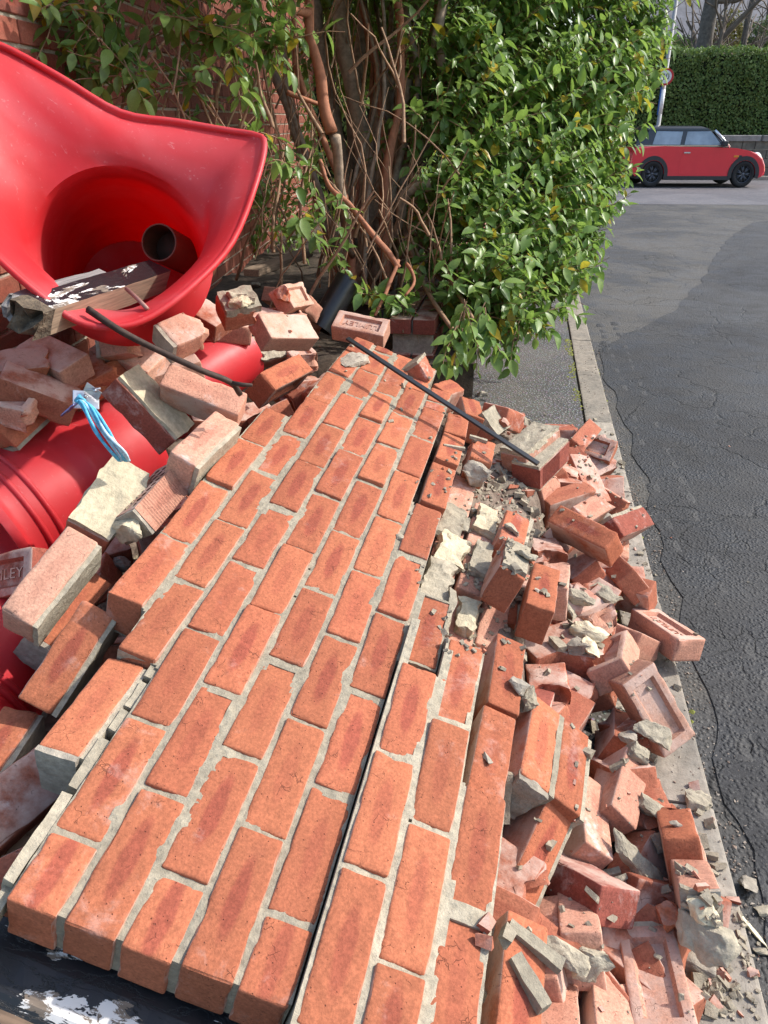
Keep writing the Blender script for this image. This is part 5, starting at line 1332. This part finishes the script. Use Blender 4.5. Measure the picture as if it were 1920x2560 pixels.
# stems: pixel/depth polylines of the ones that can be told apart
STEMS = [([(900, 730, 4.7), (925, 560, 4.7), (905, 330, 4.65), (860, 100, 4.6), (850, -120, 4.6)], .055, 'stem'), ([(930, 720, 4.75), (960, 480, 4.7), (955, 250, 4.7), (1000, 100, 4.7), (1090, -80, 4.7)], .062, 'stem'),
         ([(960, 720, 4.85), (1010, 520, 4.8), (1060, 330, 4.75), (1110, 180, 4.7)], .05, 'stem'), ([(880, 730, 4.8), (870, 540, 4.8), (840, 330, 4.8), (800, 120, 4.8), (770, -100, 4.8)], .045, 'stem'),
         ([(910, 720, 4.95), (885, 500, 4.95), (890, 250, 4.9), (920, 0, 4.9)], .05, 'stem'), ([(850, 720, 4.9), (800, 500, 4.9), (720, 280, 4.9), (640, 60, 4.9)], .035, 'stem'), ([(940, 700, 4.6), (1000, 470, 4.55), (1080, 330, 4.5), (1180, 200, 4.5)], .038, 'stem'),
         ([(970, 690, 4.6), (1060, 610, 4.55), (1180, 560, 4.5), (1300, 480, 4.5)], .03, 'stem'), ([(950, 700, 4.9), (990, 400, 5), (985, 150, 5), (975, -100, 5)], .05, 'stem'), ([(830, 330, 3.7), (800, 200, 3.65), (775, 70, 3.6), (765, -60, 3.6)], .024, 'stem_red'),
         ([(840, 340, 3.7), (855, 480, 3.9), (880, 640, 4.3)], .022, 'stem'), ([(1000, 670, 3.75), (940, 600, 3.7), (880, 520, 3.7), (830, 470, 3.7), (800, 400, 3.7)], .013, 'stem_red'), ([(775, 35, 3.6), (735, 25, 3.5), (700, 5, 3.4)], .016, 'stem_red'),
         ([(1010, 660, 3.75), (1040, 700, 3.7), (1015, 740, 3.65)], .008, 'stem_red'), ([(990, 650, 3.75), (965, 730, 3.7), (935, 790, 3.65)], .008, 'stem_red'), ([(720, 230, 3.7), (765, 250, 3.75), (815, 265, 3.8)], .01, 'stem_red'),
         ([(1075, 465, 4.1), (1020, 480, 4.1), (1000, 540, 4.2), (980, 600, 4.4)], .028, 'stem'), ([(1120, 200, 4.4), (1090, 110, 4.35), (1110, 0, 4.3)], .032, 'stem'), ([(1010, 200, 4.5), (1000, 330, 4.6), (985, 450, 4.7)], .04, 'stem')]
for k in range(16):
    x0 = rnd.uniform(850, 990); x1 = x0 + rnd.uniform(-190, 130); dp = rnd.uniform(4.3, 5.0)
    STEMS.append(([(x0, 725, dp), (x0 * .6 + x1 * .4 + rnd.uniform(-25, 25), 470, dp), (x1, 220, dp), (x1 + rnd.uniform(-60, 40), -60, dp)], rnd.uniform(.010, .026), rnd.choice(('stem', 'stem', 'stem_red'))))
for P, r_, mt in STEMS:
    pts = catmull([at(*p) - SB for p in P], 5); n_ = len(pts)
    pts = [p + Vector((n3(p, 6, r_ * 90), n3(p, 6, 5 + r_ * 70), 0)) * .02 for p in pts]
    link('stem', tube('stem', pts, [r_ * 1.2 * (1 - .35 * i / n_) for i in range(n_)], 10, True, .3), M[mt], shrub)
# thin bare shoots
for k in range(190):
    if k < 105: px, py, dp = rnd.uniform(560, 1050), rnd.uniform(60, 640), rnd.uniform(3.5, 4.7)
    elif k < 140: px, py, dp = rnd.uniform(250, 750), rnd.uniform(0, 420), rnd.uniform(2.9, 3.8)
    else: px, py, dp = rnd.uniform(800, 1180), rnd.uniform(480, 740), rnd.uniform(3.7, 4.6)
    p = at(px, py, dp); a = rnd.gauss(0, .42); dd = Vector((math.sin(a), rnd.gauss(0, .3), math.cos(a))); L_ = rnd.uniform(.2, .75); pts = [p - dd * L_ * .5]
    for q in range(6):
        dd = (dd + Vector((rnd.gauss(0, .14), rnd.gauss(0, .14), rnd.gauss(0, .1)))).normalized(); pts.append(pts[-1] + dd * L_ / 6)
    r_ = rnd.choice((.003, .004, .005, .007, .010)); tube_vf(pts, [r_ * (1 - .09 * i) for i in range(7)], 5, TV, TF, False)
for (bx_, by_, bd_2, br_, nt_, kd) in BLOBS[11:33]:                      # limbs that carry the leafy mass
    c1 = at(bx_, by_, bd_2); c0 = at(rnd.uniform(940, 1030), rnd.uniform(300, 600), 4.6); mid = (c0 + c1) / 2 + Vector((0, 0, -.12))
    pts = catmull([c0, mid, c1], 6); tube_vf(pts, [.016 * (1 - .7 * i / len(pts)) + .003 for i in range(len(pts))], 6, TV, TF, False)
link('twigs', mesh('twigs', [v - SB for v in TV], TF, True), M['twig_brown'], shrub)
# timber plank added in place of a sunlit wall ledge behind the hopper
pl0, pl1 = at(628, 682, 4.3), at(765, 632, 4.9); pd_ = (pl1 - pl0); pl = link('lit_ledge_plank', bevel_box('edging', (pd_.length / 2, .05, .02), .004, 1), M['wood'], None, (pl0 + pl1) / 2, pd_.to_track_quat('X', 'Z')); tag(pl, 'yellowish plank added in place of the sunlit ledge beside the house wall', 'plank')

# dark hedge closing the garden behind the shrub
bh = empty('garden_hedge', (.4, 11.5, 0)); tag(bh, 'dark hedge closing the garden behind the shrub stems', 'hedge')
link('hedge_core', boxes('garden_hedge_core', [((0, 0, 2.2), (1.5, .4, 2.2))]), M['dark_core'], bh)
sm = []; rr = random.Random(6)
for i in range(5000): sm.append((Vector((rr.uniform(-1.55, 1.55), -.42 + rr.gauss(0, .05), rr.uniform(.1, 4.45))), Vector((0, -1, .2))))
leafstuff('foliage', sm, .10, M['hedge_leaf'], bh, 8)
# ---------------------------------------------------------------- broken mortar and brick fragments, laid on what is under them
bpy.context.view_layer.update()
dg = bpy.context.evaluated_depsgraph_get()
def hit_px(px, py):
    ok, loc, nrm, _, ob, _ = sc.ray_cast(dg, CAM, ray(px, py).normalized())
    return (loc, nrm, ob) if ok else (None, None, None)
def hit_down(x, y, z=1.4):
    ok, loc, nrm, _, ob, _ = sc.ray_cast(dg, Vector((x, y, z)), Vector((0, 0, -1)))
    return (loc, nrm, ob) if ok else (None, None, None)
# thin out bricks nobody can see, name the rest by their place
ORD = 'first second third fourth fifth sixth seventh eighth ninth tenth eleventh twelfth thirteenth fourteenth fifteenth sixteenth seventeenth eighteenth nineteenth twentieth'.split()
TENS = {2: 'twenty', 3: 'thirty', 4: 'forty', 5: 'fifty', 6: 'sixty'}
def ordinal(n): return ORD[n - 1] if n <= 20 else (TENS[n // 10] + ('-' + ORD[n % 10 - 1] if n % 10 else '')) if n % 10 else {30: 'thirtieth', 40: 'fortieth', 50: 'fiftieth', 60: 'sixtieth'}[n]
for gname, lab in (('bricks buried in the right of the heap', 'half-buried brick in the right-hand heap, %s counting up from the bottom'), ('bricks buried in the left of the heap', 'half-buried brick in the left-hand heap, %s counting up from the bottom')):
    vis = []
    for o in [o for o in COL.objects if o.get('group') == gname]:
        mw = o.matrix_world; ys = []
        for pi in range(0, len(o.data.polygons), 5):
            w_ = mw @ o.data.polygons[pi].center; d_ = w_ - CAM; px_ = None
            ok, loc, _, _, ob, _ = sc.ray_cast(dg, CAM, d_.normalized())
            if ok and ob.name == o.name and (loc - w_).length < .01:
                v_ = d_; zc = cp * v_.y - sp * v_.z; xx = 960 + FPX * v_.x / zc; yy = 1280 + FPX * (-sp * v_.y - cp * v_.z) / zc
                if 0 < xx < 1920 and 0 < yy < 2560: ys.append(yy)
        if len(ys) >= 3: vis.append((sum(ys) / len(ys), o))
        else: bpy.data.objects.remove(o)
    vis.sort(key=lambda t: -t[0])
    for i, (_, o) in enumerate(vis): o['label'] = lab % ordinal(i + 1)
bpy.context.view_layer.update(); dg = bpy.context.evaluated_depsgraph_get()
def fragment(px, py, l, w, h, yaw, kind, label, seed, name='mortar_fragment', tilt=0, group='broken pieces of mortar and brick'):
    loc, nrm, ob = hit_px(px, py)
    if loc is None: return
    if nrm.dot(CAM - loc) < 0: nrm = -nrm
    up = (nrm + Vector((0, 0, .6))).normalized()
    d = at(px + 100 * math.cos(R(yaw)), py + 100 * math.sin(R(yaw)), 1.5) - at(px, py, 1.5)   # its long way, as it lies in view
    x = (d - up * d.dot(up)).normalized(); q = Matrix((x, up.cross(x), up)).transposed().to_quaternion()
    l, w, h = (l, w, h) if kind == 'strip' else (l * .88, w * .85, h * .8)
    me = (rough_box((l, w, h), seed, .0035, .008, 'strip_mortar') if kind == 'strip' else chunk_mesh(l, w, h, seed))
    mt = {'strip': 'mortar', 'm': 'mortar', 'g': 'mortar_grey', 's': 'mortar_sand', 'b': 'brick', 'd': 'brick_dark', 'p': 'brick_pale', 'w': 'splinter'}[kind]
    o = link(name, me, M[mt], None, loc + up * (h * .38), q); tag(o, label, 'brick piece' if kind in 'bdp' else 'mortar piece', group); return o
M['splinter'] = simple('pale_wood', (.70, .62, .42), .7, 0, 40, .2, .2)
FR = [(1210, 1437, .095, .035, .022, 2, 'strip', 'straight ridged mortar offcut lying across the broken edge of the slab'), (1138, 1372, .10, .06, .04, -10, 'm', 'mortar lump just left of the ridged mortar offcut'),
      (1133, 1315, .10, .085, .04, 20, 'm', 'broad flat mortar lump where the slab edge has crumbled'), (1180, 1288, .08, .05, .035, 30, 'm', 'mortar lump below the upright mortar block'),
      (1190, 1190, .10, .09, .09, 15, 'g', 'square grey mortar block with a gap, standing near the black strip'), (1210, 1330, .05, .04, .03, 0, 'b', 'small red brick shard among the crumbled mortar'),
      (1280, 1330, .06, .04, .03, 70, 'm', 'narrow mortar bit left of the orange brick with mortar flank'), (1310, 1395, .075, .04, .03, 60, 'm', 'mortar bit leaning on the smooth tilted brick'),
      (1425, 1545, .12, .07, .05, 50, 'm', 'large mortar lump at the upper left of the mortar pile'), (1450, 1500, .10, .06, .045, 40, 'm', 'mortar lump at the top of the mortar pile'), (1512, 1500, .11, .10, .06, 70, 'm', 'largest angular mortar lump right of the mortar pile'),
      (1470, 1590, .13, .06, .05, 55, 's', 'long cream mortar lump in the middle of the mortar pile'), (1445, 1625, .085, .06, .045, 30, 'g', 'grey mortar lump at the foot of the mortar pile'), (1475, 1630, .10, .055, .05, 95, 's', 'upright cream mortar lump beside the frogged tilted brick'),
      (1630, 1830, .13, .06, .025, 28, 'm', 'mortar slab lying on the long frogged brick'), (1543, 1768, .075, .05, .03, -10, 'g', 'dark grey mortar block left of the long frogged brick'), (1565, 1850, .055, .045, .035, 60, 'g', 'crumbly mortar lump below the dark grey block'), (1590, 1890, .06, .05, .04, 30, 'm', 'pale crumbly mortar beside the long frogged brick'),
      (1590, 2165, .20, .05, .035, 63, 'm', 'long slanting mortar slab in the lower right heap'), (1640, 2110, .04, .05, .03, 80, 'g', 'short grey mortar rod right of the long slanting slab'), (1765, 2335, .13, .09, .05, 25, 'm', 'big wedge of mortar lying on the kerb'), (1738, 2408, .09, .07, .04, 40, 'g', 'grey mortar lump below the big wedge on the kerb'),
      (1400, 2392, .12, .05, .03, 58, 'm', 'mortar plate leaning by the flat pinkish brick'), (1334, 2368, .10, .02, .016, 55, 'strip', 'slim mortar sliver against the wall edge at lower right'), (1318, 2462, .08, .022, .02, 82, 'strip', 'short mortar sliver above the broken-cornered brick'), (1480, 2408, .09, .06, .05, 5, 'm', 'mortar and brick lump above the pale edge-on brick'),
      (1636, 2030, .08, .07, .045, 70, 'm', 'pale mortar block under the upright pale brick'), (1745, 2008, .075, .07, .025, 20, 'm', 'flat pale mortar piece at the kerb edge below the long frogged brick'), (1682, 2246, .085, .03, .022, 8, 'b', 'orange brick flake at the end of the long slanting slab'), (1675, 2305, .065, .05, .06, 80, 'b', 'orange broken brick corner above the large frogged brick'),
      (1800, 2405, .055, .04, .035, 5, 'p', 'small pinkish brick bit on the kerb'), (1882, 2438, .03, .022, .02, 0, 'p', 'tiny pink brick bit on the kerb edge near the bottom'), (1905, 2383, .04, .02, .015, 0, 'm', 'small mortar bit by the pale wood splinter'), (1868, 2222, .055, .05, .03, 30, 'g', 'rough mortar lump in the gutter above the splinter'), (1832, 2254, .04, .018, .016, 40, 'b', 'orange brick chip at the kerb edge'),
      (1905, 2280, .04, .03, .02, 10, 'm', 'pale mortar chip in the gutter beside the rough lump'), (880, 905, .17, .085, .03, 118, 'g', 'grey mortar slab standing on edge at the head of the slab'), (715, 745, .09, .08, .07, 60, 'b', 'bright red broken brick wedge at the back of the heap'), (640, 720, .07, .06, .05, 20, 'g', 'grey mortar lump at the very back left of the heap'),
      (600, 765, .09, .07, .045, 10, 's', 'cream mortar lump below the back row of bricks'), (1000, 1346, .028, .018, .012, 10, 'm', 'small pale mortar crumb alone on the slab face'), (1135, 1120, .07, .011, .009, -8, 'strip', 'thin mortar twig lying on a brick near the crack'), (1195, 1100, .06, .014, .010, 20, 'strip', 'thin mortar twig beside the black strip'), (1005, 965, .03, .02, .012, 0, 'm', 'mortar crumb by the black strip'),
      (1205, 990, .07, .06, .05, 60, 'g', 'grey mortar chunk by the footway below the hanging leaves'), (1255, 1060, .05, .04, .03, 10, 'b', 'red brick shard right of the black strip'), (340, 1400, .03, .022, .02, 0, 's', 'small cream mortar nugget by the left edge of the slab'), (300, 1420, .06, .05, .05, 70, 'g', 'grey mortar lump by the left edge of the slab'),
      (1265, 1990, .10, .02, .02, 95, 'strip', 'mortar strip along the right edge of the narrow strip'), (1215, 1900, .03, .015, .014, 80, 'g', 'tiny grey mortar plug beside the two-brick chunk'), (1330, 1760, .07, .05, .05, 70, 'm', 'mortar lump between the shattered red brick and the chunk'), (1290, 1720, .05, .035, .03, 60, 'g', 'grey mortar plug by the tall tilted brick'),
      (1545, 1920, .035, .014, .012, 10, 'strip', 'short mortar stick below the long frogged brick'), (1625, 1898, .03, .015, .012, 60, 'strip', 'tiny mortar stick on the long frogged brick'), (1530, 2190, .04, .02, .014, 30, 'strip', 'mortar stick on the orange brick with grey-stained end'), (1555, 2200, .03, .02, .012, 0, 'm', 'mortar chip on the orange brick with grey-stained end'),
      (1690, 2065, .03, .018, .014, 50, 'g', 'small mortar chip on the cracked orange brick'), (1345, 1448, .02, .014, .010, 20, 'g', 'first mortar crumb on the smooth tilted brick'), (1342, 1478, .018, .012, .009, 40, 'g', 'second mortar crumb on the smooth tilted brick')]
for i, f in enumerate(FR): fragment(*f[:7], f[7], 700 + i, 'brick_fragment' if f[6] in 'bdp' else 'mortar_fragment')
sp_ = fragment(1880, 2325, .115, .016, .010, 80, 'w', 'pale wood splinter lying in the gutter', 999, 'wood_splinter', group=None)
if sp_: sp_['category'] = 'splinter'
# bedding mortar left on the inner leaf where the face bricks have come away
for i, (s_, t_, l_, w_, h_, lb) in enumerate(((4.55, 5.45, .17, .07, -.07, 'ragged bed of mortar on the bare inner bricks, lowest of the patch'), (5.2, 5.6, .13, .075, -.072, 'ragged bed of mortar on the bare inner bricks, next to the slab edge'), (5.85, 5.4, .15, .07, -.08, 'ragged bed of mortar below the square grey block'), (4.3, 6.55, .11, .05, -.085, 'thin bed of mortar on a bare inner brick near the mortar-caked end'), (5.3, 6.6, .14, .05, -.08, 'thin bed of mortar in the middle of the bare inner bricks'), (6.2, 6.5, .12, .06, -.085, 'thin bed of mortar beyond the square grey block'), (4.05, 5.95, .16, .02, -.055, 'long rib of mortar between the bare inner bricks'))):
    o = link('mortar_fragment', rough_box((l_, w_, .03), 930 + i, .009, .008, 'bed_mortar'), M['mortar_sand' if i % 2 else 'mortar'], None, panel_pt(O1, s_, t_, h_), panel_q(O1, s_, 5) @ Quaternion((1, 0, 0), 1.57)); tag(o, lb, 'mortar piece', 'broken pieces of mortar and brick')
# mortar strips still lying along the slab's left edge
for i, (s_, t_, l_, h_, lb) in enumerate(((2.0, -.10, .05, -.012, 'stub of mortar in the left open joint, farthest up the slab'), (1.72, -.10, .06, -.018, 'second mortar stub down the left open joint'), (1.45, -.09, .045, -.015, 'third mortar stub down the left open joint'), (1.05, -.12, .10, -.014, 'mortar strip beside the stamped brick at lower left'), (.45, -.12, .15, -.012, 'longer mortar strip along the lower left corner of the slab'), (-.02, -.12, .07, -.03, 'mortar strip end at the lower left corner of the slab'))):
    o = link('mortar_fragment', rough_box((l_, .05, .018), 880 + i, .003, .007, 'strip_mortar'), M['mortar'], None, panel_pt(O1, s_, t_, h_ - .02), panel_q(O1, s_, 0) @ Quaternion((1, 0, 0), .15)); tag(o, lb, 'mortar piece', 'broken pieces of mortar and brick')
# countless small crumbs over the heap
V, Fc = [], []; VB, FB = [], []; rnd = random.Random(8)
def crumb_at(px, py, r, red):
    loc, nrm, ob = hit_px(px, py)
    if ob and ob.name.startswith(('road', 'sett')) and (r > .007 or rnd.random() < .6): return
    if loc is None or loc.y > 4.2: return
    if ob and ob.name.startswith(('leaf', 'foliage', 'twigs', 'strand', 'black_strip')): return
    if nrm.dot(CAM - loc) < 0: nrm = -nrm
    if nrm.z < .35: return
    if ob and ob.name.startswith(('brick', 'loose_brick')) and rnd.random() < (.65 if r < .007 else .9): return
    (block_vf if r > .004 else stone_vf)(loc + Vector((0, 0, r * .4)), r, VB if red else V, FB if red else Fc)
zones = [((1080, 1130), (1290, 1620), 320), ((1290, 1250), (1560, 1700), 160), ((1420, 1080), (1560, 1260), 320), ((1330, 1650), (1720, 2130), 130), ((1290, 2050), (1800, 2555), 130), ((1700, 2250), (1900, 2555), 160), ((960, 930), (1420, 1110), 120), ((600, 720), (950, 1000), 60), ((1560, 1250), (1640, 1900), 120)]
for i in range(700): crumb_at(1175 + rnd.gauss(0, 55), rnd.uniform(1130, 1640), rnd.uniform(.002, .0075), rnd.random() < .1)
for (x0, y0), (x1, y1), n_ in zones:
    for i in range(n_): crumb_at(rnd.uniform(x0, x1), rnd.uniform(y0, y1), abs(rnd.gauss(0, .0045)) + .0015, rnd.random() < .12)
for i in range(240): crumb_at(rnd.uniform(1180, 1820), rnd.uniform(1150, 2540), rnd.uniform(.006, .020), rnd.random() < .2) if rnd.random() < .8 else None
for cx, cy, n_ in ((1465, 1130, 70), (1330, 1480, 30), (1130, 1420, 40), (1230, 1520, 40), (1570, 1880, 60), (1780, 2470, 60), (1440, 1590, 40), (1700, 2200, 40)):
    for i in range(n_): crumb_at(cx + rnd.gauss(0, 28), cy + rnd.gauss(0, 30), rnd.uniform(.006, .014), rnd.random() < .12)
for i in range(5200):                                  # lumps wherever the bare rubble would show
    s_, q_ = rnd.uniform(-.3, 2.9), (rnd.uniform(.45, 1.4) if rnd.random() < .75 else rnd.uniform(-.7, 0)); p = O1 + PA * s_ + PB * q_
    loc, nrm, ob = hit_down(p.x, p.y)
    if loc is None or ob.name != 'rubble': continue
    red = rnd.random() < .3; block_vf(loc + Vector((0, 0, .003)), rnd.choice((.004, .006, .008, .012, .018, .022)), VB if red else V, FB if red else Fc)
for i in range(40): crumb_at(rnd.uniform(1560, 1900), rnd.uniform(1000, 2500), rnd.uniform(.002, .0055), rnd.random() < .3)
tag(link('mortar_crumbs', mesh('mortar_crumbs', V, Fc), mortar_mat('mortar_crumb', (.47, .41, .31), (.36, .31, .235))), 'countless pale mortar crumbs scattered over the right of the heap', 'crumbs', kind='stuff')
tag(link('brick_crumbs', mesh('brick_crumbs', VB, FB), M['brick_loose']), 'countless red brick crumbs scattered over the right of the heap', 'crumbs', kind='stuff')
